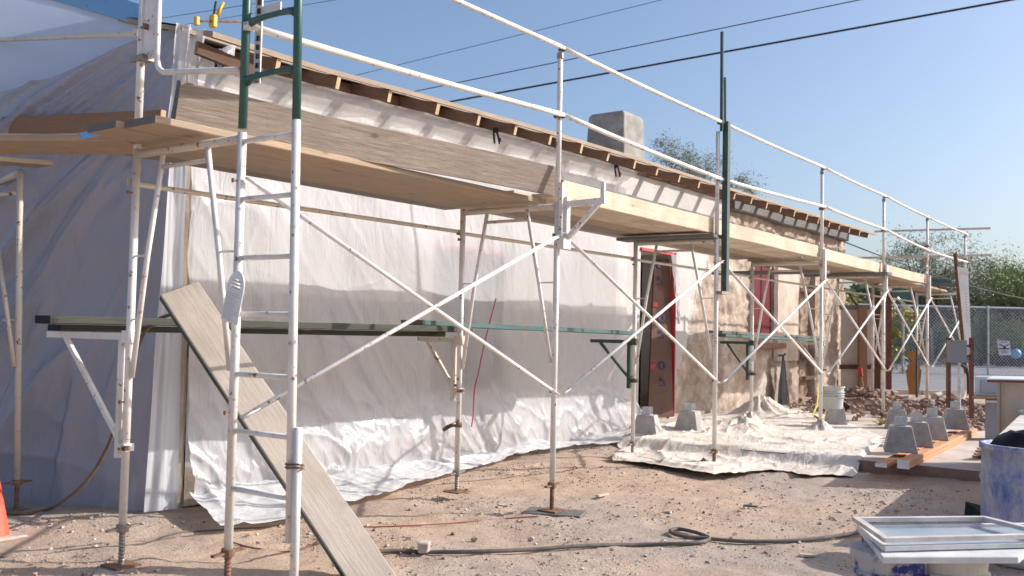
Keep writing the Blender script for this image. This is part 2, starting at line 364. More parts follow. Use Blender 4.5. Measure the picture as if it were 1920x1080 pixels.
def text_mesh(txt, size, name, mat, parent, mw, depth=.002):
    cu = bpy.data.curves.new(name, 'FONT'); cu.body = txt; cu.size = size; cu.extrude = depth; cu.align_x = 'CENTER'; cu.align_y = 'CENTER'
    ob = bpy.data.objects.new(name, cu); COL.objects.link(ob); bpy.context.view_layer.update()
    me = bpy.data.meshes.new_from_object(ob.evaluated_get(bpy.context.evaluated_depsgraph_get())); bpy.data.objects.remove(ob)
    me.materials.clear(); me.materials.append(MATS[mat]); me.name = name
    o = bpy.data.objects.new(name, me); COL.objects.link(o); o.parent = parent; o.matrix_local = mw; return o

# ------------------------------------------------------------------ ground
def gz(x, y):
    b = lerp_tab([(-8, .03), (3, .055), (5.6, .12), (6.3, .15), (9, .24), (13, .27), (30, .29), (60, .30), (100, .35)], x)
    return b
def gdetail(x, y):
    if x > 40 or abs(y) > 30: return 0
    return -.012*max(0, ridge(x*.35+y*1.1, y*.25-x*.1, 50))**6-.010*max(0, nz(x*2.1, y*3.0, 60)-.25)*4*.5+.020*fbm(x*.9, y*.9, 3)+.014*fbm(x*3.3, y*3.3, 5)+.006*fbm(x*15, y*15, 1, 3)
def axis(segs):
    out = []
    for a, b, s in segs:
        n = max(1, round((b-a)/s)); out += [a+(b-a)*i/n for i in range(n)]
    out.append(segs[-1][1]); return out
gx = axis([(-300, -20, 70), (-20, -3, 1.2), (-3, -.6, .12), (-.6, 6.3, .035), (6.3, 10, .09), (10, 22, .25), (22, 60, 3), (60, 600, 60)])
gy = axis([(-400, -30, 60), (-30, -6, 2), (-6, -3.6, .15), (-3.6, 2.4, .035), (2.4, 7, .10), (7, 30, 1.5), (30, 600, 60)])
m = M(); nx = len(gx)
for y in gy:
    for x in gx: m.v.append((x, y, gz(x, y)+gdetail(x, y)-(.10*sm(6.2+1.35*sm(.5, 1.4, y), 6.5+1.35*sm(.5, 1.4, y), x)*sm(-7, -6.8, y)*sm(2.6, 2.2, y)*sm(13, 12.7, x) if 6 < x < 13.2 else 0)))
for j in range(len(gy)-1):
    for i in range(nx-1):
        q = j*nx+i; m.f.append([q, q+1, q+nx+1, q+nx]); m.mi.append(0)
tag(m.build('ground', 'soil', smooth=True), kind='structure')
def G(x, y): return gz(x, y)+gdetail(x, y)

m = M()
for i in range(30000):
    x = random.uniform(-.5, 6.2) if random.random() < .85 else random.uniform(-1, 14); y = random.uniform(-3.6, 2.4)
    if 6.1 < x < 13 and y > -6: continue
    if nz(x*1.3, y*1.3, 9) < random.uniform(-.35, .35): continue
    r = min(.020, .0036*random.paretovariate(2.25)); m.rock((x, y, G(x, y)+r*.25), r)
tag(m.build('gravel', 'pebble'), 'loose brown and grey gravel scattered over the dirt yard', 'gravel', kind='stuff')

# slab
SLZ = .235
m = M(); m.cur = 0
def slabf(u, v):
    y = -6+v*8.05; xs = 6.12+.03*nz(v*30, 3)+1.3*sm(.5, 1.4, y); x = xs+u*(12.72-xs); return (x, y, SLZ+.004*fbm(x*2, y*2, 8))
m.grid(slabf, 90, 90); m.cur = 1
def slabe(u, v): 
    y = -6+u*8.05; xs = 6.12+.03*nz(u*30, 3)+1.3*sm(.5, 1.4, y); return (xs-.012*v*nz(u*90, 1)-.01*v, y, SLZ-.16*v+.004*fbm(xs*2, y*2, 8))
m.grid(slabe, 90, 3)
tag(m.build('concrete_slab', ['concrete_dusty', 'slab_edge'], smooth=False), kind='structure')

# ------------------------------------------------------------------ building
D = 2.1; XE = 16.55; X0 = 1.27
def zr(x): return lerp_tab([(.9, 3.312), (1.9, 3.304), (2.8, 3.335), (4.8, 3.383), (7, 3.409), (10.2, 3.415), (16.3, 3.455)], x)    # eave height (top of roof edge at y=1.6)
def roofz(x, y): return zr(x)+.26*(y-1.6)
bld = thing('adobe_building', 'long low adobe building with exposed rafter tails, half of its plaster gone', 'building', (X0, D, .2))
DOOR = (8.0, 8.95, .25, 2.42); WIN = (11.75, 12.66, 1.35, 2.62); WIN0 = (3.98, 4.98, .84, 2.06); DR2 = (13.95, 14.75, .25, 2.75)
def inside(x, z):
    return any(a < x < b and c < z < d for a, b, c, d in (DOOR, WIN, WIN0, DR2))
m = M(); NX = 420; NZ = 92
def wallf(u, v):
    x = X0+(XE-X0)*u; zt = roofz(x, D)-.16; z = .05+(zt-.05)*v
    for a, b, c, d in (DOOR, WIN, WIN0, DR2):        # snap to the openings' edges
        if a-.2 < x < b+.2 and c-.2 < z < d+.2:
            for e in (a, b):
                if abs(x-e) < .019: x = e
            for e in (c, d):
                if abs(z-e) < .019: z = e
    bare = sm(-.4, .3, x-(8.75+.60*z)+.8*nz(x*1.6, z*1.6, 4))
    r = .045*fbm(x*2.2, z*2.6, 3)+.03*ridge(x*5, z*7, 2)-.02
    y = D-.012*fbm(x*.8, z*.8, 1)+bare*(.03-r)
    if x > XE-.15: x += .10*fbm(z*3, 2, 2)*sm(XE-.15, XE, x)
    return (x, y, z)
m.grid(wallf, NX, NZ)
ff = []; 
for f in m.f:
    cx = sum(m.v[i][0] for i in f)/4; cz = sum(m.v[i][2] for i in f)/4
    if not inside(cx, cz): ff.append(f)
m.f = ff; m.mi = [0]*len(ff)
# far end, returns of openings
m.grid(lambda u, v: (XE+.10*fbm((.05+3.3*v)*3, 2, 2)+.05*fbm(u*2, v*7, 3)*u, D+.03+.5*u, .05+(roofz(XE, D)-.21)*v), 8, 60)
for a, b, c, d in (DOOR, WIN, WIN0, DR2):
    for X in (a, b): m.grid(lambda u, v: (X, D+.06-.06*(u < .01)+.42*u, c+(d-c)*v), 4, 16)
    for Z_ in (c, d): m.grid(lambda u, v: (a+(b-a)*v, D+.06-.06*(u < .01)+.42*u, Z_), 4, 8)
rel(bld, m).build('wall', 'adobe_wall', bld, smooth=True)
m = M()   # gable wall, rear wall, far gable, rear of front wall
for X in (X0, 16.2):
    n = 14
    for i in range(n):
        ya = D+.02+(9.6-D)*i/n; yb = D+.02+(9.6-D)*(i+1)/n
        f = lambda y: roofz(X, y if y < 5.8 else 11.6-y)-.15
        m.quad((X, ya, 0), (X, yb, 0), (X, yb, f(yb)), (X, ya, f(ya)))
m.quad((X0, 9.6, 0), (16.2, 9.6, 0), (16.2, 9.6, 3.3), (X0, 9.6, 3.3))
rel(bld, m).build('gable_wall', 'stone_core', bld)
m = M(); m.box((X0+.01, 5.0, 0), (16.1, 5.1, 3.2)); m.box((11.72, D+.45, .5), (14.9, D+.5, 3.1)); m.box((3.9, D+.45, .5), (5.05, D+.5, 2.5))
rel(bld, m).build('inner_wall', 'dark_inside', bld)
# roof
def roof_part(name, ya, yb, th, mat, lift=0, x0=1.0, x1=16.95, n=30):
    m = M(); vs = []
    for i in range(n+1):
        x = x0+(x1-x0)*i/n; e = .008*nz(x*2.3, ya*3)
        vs.append([(x, ya+e, roofz(x, ya)+lift), (x, yb, roofz(x, yb)+lift), (x, yb, roofz(x, yb)+lift-th), (x, ya+e, roofz(x, ya)+lift-th)])
    for i in range(n+1): m.v += vs[i]
    for i in range(n):
        for j in range(4): m.f.append([i*4+j, i*4+(j+1) % 4, i*4+4+(j+1) % 4, i*4+4+j]); m.mi.append(0)
    m.f.append([0, 1, 2, 3]); m.f.append([n*4+3, n*4+2, n*4+1, n*4]); m.mi += [0, 0]
    return rel(bld, m).build(name, mat, bld)
roof_part('roof_edge_board', 1.60, 1.70, .038, 'roof_wood')
rs_ = roof_part('roof_sheathing', 1.93, 5.8, .03, 'roof_wood')
m = M()
for i in range(2): pass
x0, x1 = 1.0, 16.95
m.quad((x0, 5.8, roofz(x0, 5.8)), (x1, 5.8, roofz(x1, 5.8)), (x1, 10, roofz(x1, 1.6)), (x0, 10, roofz(x0, 1.6)))
m.quad((x0, 1.96, roofz(x0, 1.96)+.012), (x1, 1.96, roofz(x1, 1.96)+.012), (x1, 5.8, roofz(x1, 5.8)+.012), (x0, 5.8, roofz(x0, 5.8)+.012))
rel(bld, m).build('roofing_felt', 'roofing', bld)
m = M(); x = 1.4                                # blocking between rafters on the wall head
for k in range(-2, 24):
    x = 2.78+.593*k
    y1 = 1.622+random.uniform(-.012, .012); z0 = roofz(x, y1); p0 = Vector((x, y1, z0-.040-.052)); p1 = Vector((x, 3.2, roofz(x, 3.2)-.03-.062))
    b = board('rafter', p0-Vector(bld.location), p1-Vector(bld.location), .04, .10, 'rafter_wood', parent=bld, endmat='rafter_end_wood', nseg=3, warp=0)
    if k < 23: m.box((x+.021, 2.06, roofz(x, 2.06)-.145), (x+.571, 2.10, roofz(x, 2.06)-.035))
rel(bld, m).build('blocking', 'rafter_wood', bld)
# lintel and wall details
m = M(); m.v = []
lint = board('lintel', Vector((10.75, D-.02, 3.33))-Vector(bld.location), Vector((16.4, D-.02, 3.345))-Vector(bld.location), .18, .15, 'gray_wood', parent=bld, nseg=30, warp=.03)
# first window under the polythene
wf = M(); a, b, c, d = WIN0
wf.box((a-.06, D-.04, c-.07), (b+.08, D+.05, c)); wf.box((a-.04, D-.03, c), (a+.05, D+.05, d)); wf.box((b-.05, D-.03, c), (b+.04, D+.05, d)); wf.box((a-.04, D-.03, d-.03), (b+.04, D+.05, d+.05))
wo = rel(bld, wf).build('window', 'dark_wood', bld)
m = M().box((a-.06, D-.018, d+.06), (b+.04, D-.005, d+.09)); rel(bld, m).build('window_tape', 'pink_cord', bld)
p = M().box((a+.052, D-.01, c+.002), (b-.052, D+.01, d-.032)); rel(bld, p).build('pane', 'pane', wo)
# red boarded window
m = M(); a, b, c, d = WIN
for i in range(4):
    xa = a+(b-a)*i/4; m.box((xa+.004, D+.035+.01*(i % 2), c+.04), (xa+(b-a)/4-.004, D+.06+.01*(i % 2), d-.01))
m.box((a, D+.0, d-.09), (b, D+.034, d-.002)); m.box((a, D+.0, c+.002), (a+.05, D+.034, d-.09))
rel(bld, m).build('shutter', 'red_board', bld)
b1 = board('sill_beam', Vector((11.7, D-.03, 1.20))-Vector(bld.location), Vector((13.0, D-.03, 1.21))-Vector(bld.location), .14, .09, 'rafter_wood', parent=bld)
m = M(); m.grid(lambda u, v: (12.72+1.10*u, D-.035+.008*fbm(u*5, v*9)+.05*(abs(u-.5) > .49), .95+1.85*v), 20, 30)
rel(bld, m).build('pilaster_plaster', 'cream_plaster', bld)
m = M(); a, b, c, d = DR2
m.grid(lambda u, v: (a+(b-a)*u, D+.10+.05*fbm(u*3, v*9, 3)+.03*ridge(u*4, v*12, 1), c+(d-c)*v), 14, 50)
rel(bld, m).build('stone_infill', 'stone_core', bld)
for z in (.62, 1.02, 2.2):
    board('bond_timber', Vector((a+.02, D+.03, z))-Vector(bld.location), Vector((b-.02, D+.03, z+.01))-Vector(bld.location), .07, .07, 'dark_wood', parent=bld)
# door: red taped frame, wrapped panel standing in it
m = M(); a, b, c, d = DOOR
m.box((b-.010, D-.035, c), (b+.014, D+.04, d+.04)); m.box((a-.02, D-.03, d-.005), (b-.022, D+.04, d+.035))
rel(bld, m).build('door_tape', 'red_tape', bld)
m = M()
for i in range(9): m.box((8.02, D+.46, .3+.24*i), (8.6, D+.52, .44+.24*i))
rel(bld, m).build('shelf_boards', 'dark_wood', bld)
pn = thing('wrapped_panel', 'tall brown paper wrapped panel with blue lettering leaning in the doorway', 'panel', (8.74, 2.02, .25))
q0 = Vector((8.50, 2.22, .25)); q1 = Vector((8.915, 2.06, .25)); dirv = (q1-q0).normalized(); nrm = Vector((dirv.y, -dirv.x, 0))
top = Vector((.03, .10, 2.12)); 
m = M(); A = q0; B_ = q1
for off, sgn in ((0, 1),):
    vs = [A, B_, B_+top, A+top+dirv*.18]; vs += [v-nrm*.03 for v in vs]
    m.add(vs, [(0, 1, 2, 3), (7, 6, 5, 4), (0, 4, 5, 1), (1, 5, 6, 2), (2, 6, 7, 3), (3, 7, 4, 0)])
rel(pn, m).build('wrapping', 'kraft_wrap', pn)
for t in (.22, .52, .86):
    cpos = (A+B_)/2+dirv*.04+top*t+nrm*.006-Vector(pn.location)
    up = top.normalized(); mw = Matrix(((up.x, -dirv.x, nrm.x, cpos.x), (up.y, -dirv.y, nrm.y, cpos.y), (up.z, -dirv.z, nrm.z, cpos.z), (0, 0, 0, 1)))
    text_mesh('LF', .13, 'lettering', 'blue_ink', pn, mw)
    r = M(); r.lathe([(.035, 0), (.06, 0), (.06, .004), (.035, .004), (.035, 0)], 20)
    r.build('ring_mark', 'blue_ink', pn, mw=mw @ Matrix.Translation((.22, 0, 0)))
for t in (.31, .70):
    cpos = A+top*t+dirv*(.02+.18*t)+nrm*.008-Vector(pn.location)
    M().box((-.03, -.02, 0), (.06, .05, .004)).build('tape_patch', 'red_tape', pn, mw=Matrix(((dirv.x, 0, nrm.x, cpos.x), (dirv.y, 0, nrm.y, cpos.y), (0, 1, 0, cpos.z), (0, 0, 0, 1))))
m = M(); m.grid(lambda u, v: (8.99-.26*u*(v)+.03*nz(v*4, u*3), D-.05-.03*ridge(u*5, v*3), 1.5+.92*v), 10, 24)
tag(m.build('torn_plastic', 'polythene', origin=(8.9, D, 1.5), smooth=True), 'torn clear plastic flap hanging at the right of the doorway', 'plastic sheet')
# blue fascia on gable
GO = Vector((1.20, 2.15, 0)); GD = Vector((-.278, .96, 0)).normalized(); GN = Vector((-GD.y, GD.x, 0))
def gtop(s): return 3.44+.325*s
m = M(); n = 30
vs = []
for i in range(n+1):
    s = .25+7*i/n; p = GO+GD*s+GN*.06; q = p-GN*.05
    vs += [p+Vector((0, 0, gtop(s)-.05)), p+Vector((0, 0, gtop(s)+.105+.004*nz(s*9, 2))), q+Vector((0, 0, gtop(s)+.105+.004*nz(s*9, 2))), q+Vector((0, 0, gtop(s)-.05))]
m.v = [tuple(v) for v in vs]
for i in range(n):
    for j in range(4): m.f.append([i*4+j, i*4+(j+1) % 4, i*4+4+(j+1) % 4, i*4+4+j]); m.mi.append(0)
rel(bld, m).build('fascia', 'blue_fascia', bld)

# chimney
ch = thing('chimney', 'stubby weathered concrete chimney block rising behind the eave', 'chimney', (9.6, 3.6, 3.8))
c0 = AY(3.3, 1170, 205); zt = c0.z
m = M()
cx, cy = c0.x, 3.3; wx, wy = .62, .62
zb = 3.6
def chf(x, y, z, t): return (x, y, z)
vs = []
for z, e in ((zb, .05), (zt-.05, .0), (zt, -.035)):
    for (sx_, sy_) in ((0, 0), (1, 0), (1, 1), (0, 1)):
        vs.append((cx+sx_*wx+(e if sx_ else -e), cy+sy_*wy+(e if sy_ else -e), z+.01*nz(sx_, sy_, z)))
m.add(vs, [(0, 1, 5, 4), (1, 2, 6, 5), (2, 3, 7, 6), (3, 0, 4, 7), (4, 5, 9, 8), (5, 6, 10, 9), (6, 7, 11, 10), (7, 4, 8, 11), (8, 9, 10, 11)])
bevel(rel(ch, m).build('stack', 'chimney_concrete', ch), .02, 2)
zf = AY(3.3, 1170, 282).z
m = M().box((cx-.05, cy-.05, zb), (cx+wx+.05, cy+wy+.05, zf-.05)); bevel(rel(ch, m).build('flashing', 'chimney_flash', ch), .01)

# ------------------------------------------------------------------ polythene sheets
m = M()
flare = [(.8, 1.35), (.95, 1.15), (1.5, 1.05), (2.2, 1.2), (3.0, 1.38), (3.7, 1.53), (5.1, 1.72), (5.8, 1.5), (6.2, 1.28), (6.7, 1.32), (7.5, 1.75)]
def sheet(u, v):
    x = 1.185+6.315*u
    vb = .80
    fy = lerp_tab(flare, x)+.04*nz(x*3, 1)
    if v < vb:
        t = v/vb; zt_ = roofz(x, 1.90)-.15; z = zt_-(zt_-.10)*t; y = 1.90+.16*sm(0, .035, t)
        y -= .04*sm(.1, .8, t)+.08*sm(.80, 1, t)
    else:
        t = (v-vb)/(1-vb); z = .10*(1-t)**2+gz(x, 1.5)*(1-(1-t)**2)+.022; y = 1.94+(fy-1.94)*t
    h = 1 if v < vb else 1-t
    zz = z if v < vb else z-(v-vb)*1.2
    # big soft folds, diagonal tension folds, crumpling near the foot
    dg = x*1.6+zz*1.15
    f = .030+.045*nz(x*1.1+.3*zz, zz*.6, 2)+.016*nz(x*3.1, zz*1.3+x*.6, 12)
    dq = (x-1.2)*1.15+(3.3-zz)*-.85; f += (.20+.80*sm(5.0, 2.0, x))*(.4+.6*sm(-.2, .3, nz(x*.9, zz*.9, 77)))*(.030*max(0, ridge(dq*1.1, (x+zz)*.25, 5))**3+.013*max(0, ridge(dq*2.7, (x+zz)*.45, 8))**3+.012*max(0, ridge(x*1.2+zz*.5, zz*1.9-x*.8, 15))**5)-.012
    top = sm(2.75, 3.15, zz); f += top*.010*ridge(x*1.3+zz*3.5, zz*5.0-x*.4, 4)
    low = sm(.95, .25, zz)
    f += low*(.045*max(0, ridge(x*1.1+zz, zz*1.1, 3))**3+.028*max(0, ridge(x*2.6+zz*2, zz*2.6-x, 6))**4+.012*max(0, ridge(x*7, zz*6+x*3, 7))**3)
    if v < vb: y -= f+low*.015; x += .01*nz(zz*3, x)
    else: z += max(0, f*1.15)*(1-.55*t)+.012*abs(nz(x*6, t*6)); y += .04*nz(x*4, t*3)*t
    y = min(y, 2.075) if z > .3 else y
    x += (.02*(v < vb))*nz(z*3, 7)-(0 if v < vb else .35*t*sm(.12, 0, u))-(.9*sm(.75, 1, u)*t**1.2*.35 if v >= vb else 0)
    # lower right corner pulled clear of the door
    x += .35*sm(.80, 1, u)*sm(.9, .15, z)*(1 if v < vb else 1)
    return (x, y, z)
m.grid(sheet, 430, 250)
m.mi = [1 if k // 430 >= 203+4*nz((k % 430)*.07, 1) else 0 for k in range(len(m.f))]
s1 = tag(m.build('plastic_sheet', ['polythene', 'polythene_foot'], origin=(4, 2, .1), smooth=True), 'big white plastic sheet clamped under the eave and covering the long wall', 'plastic sheet', 'plastic sheets draped over the building')
# hanging strip at the corner
m = M()
def strip(u, v):
    z = 3.35-3.28*v; wdt = .10+.13*v; x = 1.205-wdt*(1-u)-.02*v-.05*v*v; y = 2.10-.12*v*v+.04*(1-u)*v+.012*nz(u*3, z*1.2)+.006*ridge(u*4, z*.8)
    return (x, y, z)
m.grid(strip, 24, 120)
tag(m.build('plastic_strip', 'polythene_strip', origin=(1.1, 2.1, .1), smooth=True), 'narrow bright plastic strip hanging straight down the building corner', 'plastic sheet', 'plastic sheets draped over the building')
# gable: upper smooth sheet, lower folded sheet
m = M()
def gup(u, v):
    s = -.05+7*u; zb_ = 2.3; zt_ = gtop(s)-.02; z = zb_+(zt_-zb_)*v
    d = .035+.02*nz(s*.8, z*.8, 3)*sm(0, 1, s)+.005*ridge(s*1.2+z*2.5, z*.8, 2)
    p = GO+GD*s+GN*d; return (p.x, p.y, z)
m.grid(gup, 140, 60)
tag(m.build('plastic_sheet', 'polythene_sky_tint', origin=(.5, 4, 2), smooth=True), 'smooth pale plastic tinted with reflected sky blue covering the upper gable below the blue fascia', 'plastic sheet', 'plastic sheets draped over the building')
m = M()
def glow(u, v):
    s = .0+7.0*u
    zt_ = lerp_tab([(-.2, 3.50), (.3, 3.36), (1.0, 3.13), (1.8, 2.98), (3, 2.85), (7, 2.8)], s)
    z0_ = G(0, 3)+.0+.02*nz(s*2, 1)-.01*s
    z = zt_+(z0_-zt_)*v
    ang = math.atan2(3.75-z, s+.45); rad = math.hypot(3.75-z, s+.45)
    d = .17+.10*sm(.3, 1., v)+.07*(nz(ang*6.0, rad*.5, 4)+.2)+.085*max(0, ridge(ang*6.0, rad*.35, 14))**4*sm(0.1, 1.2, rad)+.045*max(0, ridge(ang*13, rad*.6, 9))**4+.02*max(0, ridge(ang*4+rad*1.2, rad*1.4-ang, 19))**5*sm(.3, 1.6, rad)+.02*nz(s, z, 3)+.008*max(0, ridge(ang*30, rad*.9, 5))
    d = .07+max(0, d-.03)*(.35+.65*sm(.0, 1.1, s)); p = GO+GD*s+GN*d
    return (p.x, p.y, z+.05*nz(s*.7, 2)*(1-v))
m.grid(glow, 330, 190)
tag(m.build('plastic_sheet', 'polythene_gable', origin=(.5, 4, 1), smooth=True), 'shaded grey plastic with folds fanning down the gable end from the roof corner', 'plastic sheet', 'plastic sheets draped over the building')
fb0 = AY(1.70, 368, 90); fb1 = AY(1.70, 490, 140)
board('fascia_board', fb0-Vector(bld.location), fb1-Vector(bld.location), .035, .09, 'dark_wood', parent=bld, endmat='brown_board')
# loose plastic wrapping the roof corner
m = M()
def wrap(u, v):
    a_ = AY(2.0, 316, 40).lerp(AY(2.0, 372, 62), u); b_ = AY(2.02, 296, 300).lerp(AY(2.02, 345, 310), u); p = a_.lerp(b_, v)
    return (p.x, p.y-.05+.05*nz(u*3, v*2, 5)-.05*ridge(u*2.2+v*.3, v*1.2), p.z)
m.grid(wrap, 40, 50)
tag(m.build('plastic_scrap', 'polythene', origin=(1.2, 2, 3), smooth=True), 'crumpled end of plastic bunched at the roof corner under the yellow clamp', 'plastic sheet')
m = M(); pts = [AY(1.85, *p) for p in ((375, 245), (385, 190), (400, 140), (425, 100), (436, 88), (432, 105), (418, 128))]
m.tube(pts, .03, 10, True, [.012, .03, .045, .05, .035, .03, .012])
tag(m.build('plastic_scrap', 'polythene', origin=pts[0], smooth=True), 'twisted tail of plastic sticking out beside the red clamp under the eave', 'plastic sheet')
# adobe corner foot seen between the sheets
m = M(); m.grid(lambda u, v: (1.185+.09*u, 2.115+.015*fbm(u*4, v*12), .0+3.3*v), 6, 140)
tag(m.build('corner_adobe', 'cream_plaster', origin=(1.2, 2.1, 0), smooth=True), 'bare strip of rough adobe showing between the sheets at the wall foot', 'adobe')

# ------------------------------------------------------------------ scaffold
XN = [0.0, 2.825, 5.61, 8.68, 11.41, 14.04, 17.07]; W = .872; ZB = 2.25; ZN = .27
FO = [.085, .073, .13, .29, .29, .27, .27]; FI = [.055, .108, .145, .30, .30, .27, .27]
which = ['with a ladder built onto its outer side, nearest the camera', 'second from the left, its near foot on a dark timber pad', 'third from the left, carrying the tall green pole', 'fourth from the left, before the red boarded window', 'fifth from the left, outside the end of the wall', 'sixth from the left, before the ornate wooden cutout', 'farthest, behind the white height gauge']
PR = .0215
def set_parts(fr):
    V = lambda y, z: (0, y, z-ZN)
    M().tube([V(0, ZN+.0), V(0, ZB+.03)], PR, 12).build('post', 'white_paint', fr, smooth=True)
    M().tube([V(W, ZN+.0), V(W, ZB+.03)], PR, 12).build('post', 'white_paint', fr, smooth=True)
    M().tube([V(PR, ZB), V(W-PR, ZB)], PR, 12).build('bearer', 'cream_paint', fr, smooth=True)
    M().tube([V(.265, ZB-.02), V(.15, 1.70), V(.035, 1.12)], .0145, 8).build('leg_brace', 'white_paint', fr, smooth=True)
    M().tube([V(W-.235, ZB-.02), V(W-.13, 1.70), V(W-.03, 1.05)], .0145, 8).build('leg_brace', 'white_paint', fr, smooth=True)
    M().tube([V(.27, 2.165), V(W-.24, 2.165)], .012, 8).build('tie_bar', 'cream_paint', fr, smooth=True)
    for z in (1.70, 1.36):
        M().tube([V(PR, z), V(.15-(1.7-z)*.2, z)], .006, 6).build('rung', 'white_paint', fr)
        M().tube([V(W-PR, z), V(W-.13+(1.7-z)*.2, z)], .006, 6).build('rung', 'white_paint', fr)
    for y in (0, W):
        for z in (2.04, .92):
            m = M(); m.tube([(-.015, y, z-ZN), (-.045, y, z-ZN)], .005, 6); m.box((-.050, y-.008, z-ZN-.010), (-.044, y+.008, z-ZN+.010)); m.build('lock_pin', 'rusty_steel', fr)
frames = []
for i, x in enumerate(XN):
    t = thing('steel_scaffold', 'white steel scaffold frame '+which[i], 'scaffold frame', (x, 0, ZN), 0, 'scaffold frames along the wall')
    if i == 0: set_parts(t)
    else:
        for chd in frames[0].children:
            if chd.name.startswith('screw_jack'): continue
            c = chd.copy(); COL.objects.link(c); c.parent = t
    frames.append(t)
frames0 = list(frames)
for i, x in enumerate(XN):
    for y, g in ((0, FO[i]), (W, FI[i])):
        m = M(); h = ZN-g; m.tube([(0, y, .05), (0, y, -h)], .015, 10)
        z = -h+.03
        while z < 0: m.lathe([(.015, z-.006), (.0185, z), (.015, z+.006)], 10, (0, y, 0)); z += .018
        m.lathe([(.0, -.035), (.032, -.035), (.034, -.012), (.034, 0), (.0, .002)], 12, (0, y, 0))
        m.beam((-.10, y-.01, -.02), (.10, y+.01, -.014), .022, .012)
        j = m.build('screw_jack', 'rusty_steel' if y == 0 else 'bare_steel', frames[i], smooth=False)
        b = M().box((-.075, y-.075, -h-.002), (.075, y+.075, -h+.008)); b.build('base_plate', 'rusty_steel', j)

# joint sleeves with bolt
def padboard(x, y, z, L, Wd, rz, mat, label):
    m = M().box((-L/2, -Wd/2, 0), (L/2, Wd/2, .038)); o = m.build('sole_board', mat, mw=Matrix.Translation((x, y, z)) @ Matrix.Rotation(rz, 4, 'Z'))
    bevel(o, .004); return tag(o, label, 'board', 'timber pads under scaffold feet')
padboard(0.0, W, FI[0]-.042, .36, .24, .9, 'lean_plank', 'pale timber pad under the inner foot of the nearest frame')
padboard(2.83, -.02, FO[1]-.042, .24, .42, .35, 'gray_wood', 'dark grey timber pad under the outer foot of the second frame')
p = AZZ(.05, 35, 957)

# cross braces, outer face
bl = ['in the nearest bay beside the ladder', 'in the second bay, crossing in front of the doorway', 'in the third bay before the bare adobe', 'in the fourth bay before the beige panel', 'in the fifth bay before the rock pile', 'in the far bay beside the meter box']
for i in range(6):
    xa, xb = XN[i], XN[i+1]; zl, zh = .905, 2.05
    t = thing('cross_brace', 'thin white steel cross brace '+bl[i], 'brace', (xa, -.03, zl), 0, 'cross braces on the scaffold')
    for (z0, z1), dy in (((zh, zl), -.045), ((zl, zh), -.072)):
        m = M(); P0 = Vector((xa+.01, dy, z0)); P1 = Vector((xb-.03, dy, z1)); dd = (P1-P0).normalized()
        m.tube([P0+dd*.07, P1-dd*.07], .0135, 8); m.beam(P0-dd*.015, P0+dd*.09, .005, .030, (0, 1, 0)); m.beam(P1-dd*.09, P1+dd*.015, .005, .030, (0, 1, 0))
        rel(t, m).build('bar', 'white_paint', t, smooth=True)
    P = Vector(((xa+xb)/2, -.045, (zl+zh)/2)); rel(t, M().tube([P+Vector((0, .02, 0)), P-Vector((0, .045, 0))], .006, 6)).build('pivot', 'bare_steel', t)
# inner horizontal ledgers
il = ['nearest ledger rail behind the ladder', 'second ledger rail above the mid planks', 'ledger rail passing above the doorway', 'ledger rail at the red boarded window', 'ledger rail at the wall end', 'farthest ledger rail']
for i in range(6):
    m = M(); xa, xb = XN[i], XN[i+1]; m.tube([(xa, W+.035, 2.095), (xb, W+.035, 2.105)], .0145, 8)
    for x_, s_ in ((xa, 1), (xb, -1)): m.box((x_-.03 if s_ > 0 else x_-.03, W+.030, 2.08), (x_+.03, W+.037, 2.12))
    tag(m.build('ledger_rail', 'cream_paint', origin=(xa, W, 2.1), smooth=False), 'rust spotted cream '+il[i], 'scaffold rail', 'inner ledger rails')
# guard posts and rails
gl = ['on the second frame', '', 'on the fourth frame', 'on the fifth frame', 'on the sixth frame', 'on the farthest frame']
for i in range(1, 7):
    x = XN[i]
    if i == 2: continue
    t = thing('guard_post', 'upright guardrail post '+gl[i-1], 'scaffold post', (x, 0, ZB), 0, 'guardrail posts')
    rel(t, M().tube([(x, 0, ZB-.10 if False else ZB+.031), (x, 0, 3.42)], .0195, 12)).build('tube', 'white_paint', t, smooth=True)
    rel(t, M().box((x-.022, -.052, 2.02), (x+.022, -.0225, 2.42))).build('sleeve', 'white_paint', t)
    m = M(); m.box((x-.03, -.03, 2.895), (x+.03, .03, 2.925)); m.tube([(x-.035, .0, 2.91), (x-.07, .0, 2.91)], .008, 6); rel(t, m).build('clamp', 'rusty_steel', t)
    m = M().lathe([(.021, -.02), (.026, -.02), (.026, .02), (.021, .02)], 12, (x, 0, 3.35)); rel(t, m).build('collar', 'bare_steel', t)
rp = [(-2.6, 3.40), (2.825, 3.405), (5.61, 3.39), (8.68, 3.41), (11.41, 3.405), (14.04, 3.38), (17.07, 3.395)]
mp = [(0, 2.80), (2.825, 2.915), (5.61, 2.84), (8.68, 2.935), (11.41, 2.92), (14.04, 2.83), (17.07, 2.86)]
on_ = ['first', 'second', 'third', 'fourth', 'fifth', 'sixth']
for kind_, tab, yo in (('top', rp, -.03), ('middle', mp, -.035)):
    for i in range(6):
        (xa, za), (xb, zb_) = tab[i], tab[i+1]
        if kind_ == 'top' and i == 0: xa = 0.0
        m = M(); n = 8; rr = .017 if kind_ == 'top' else .0185
        m.tube([(xa+(xb-xa)*k/n, yo, za+(zb_-za)*k/n-.010*math.sin(math.pi*k/n)) for k in range(n+1)], rr, 10)
        for x_, z_ in ((xa, za), (xb, zb_)): m.box((x_-.022, yo-.006, z_-.02), (x_+.022, yo+.03, z_+.02))
        tag(m.build('guard_rail', 'white_paint', origin=(xa, yo, za), smooth=True), '%s white tube rail in the %s bay from the ladder' % (kind_, on_[i]), 'guard rail', 'guard rails along the platform')
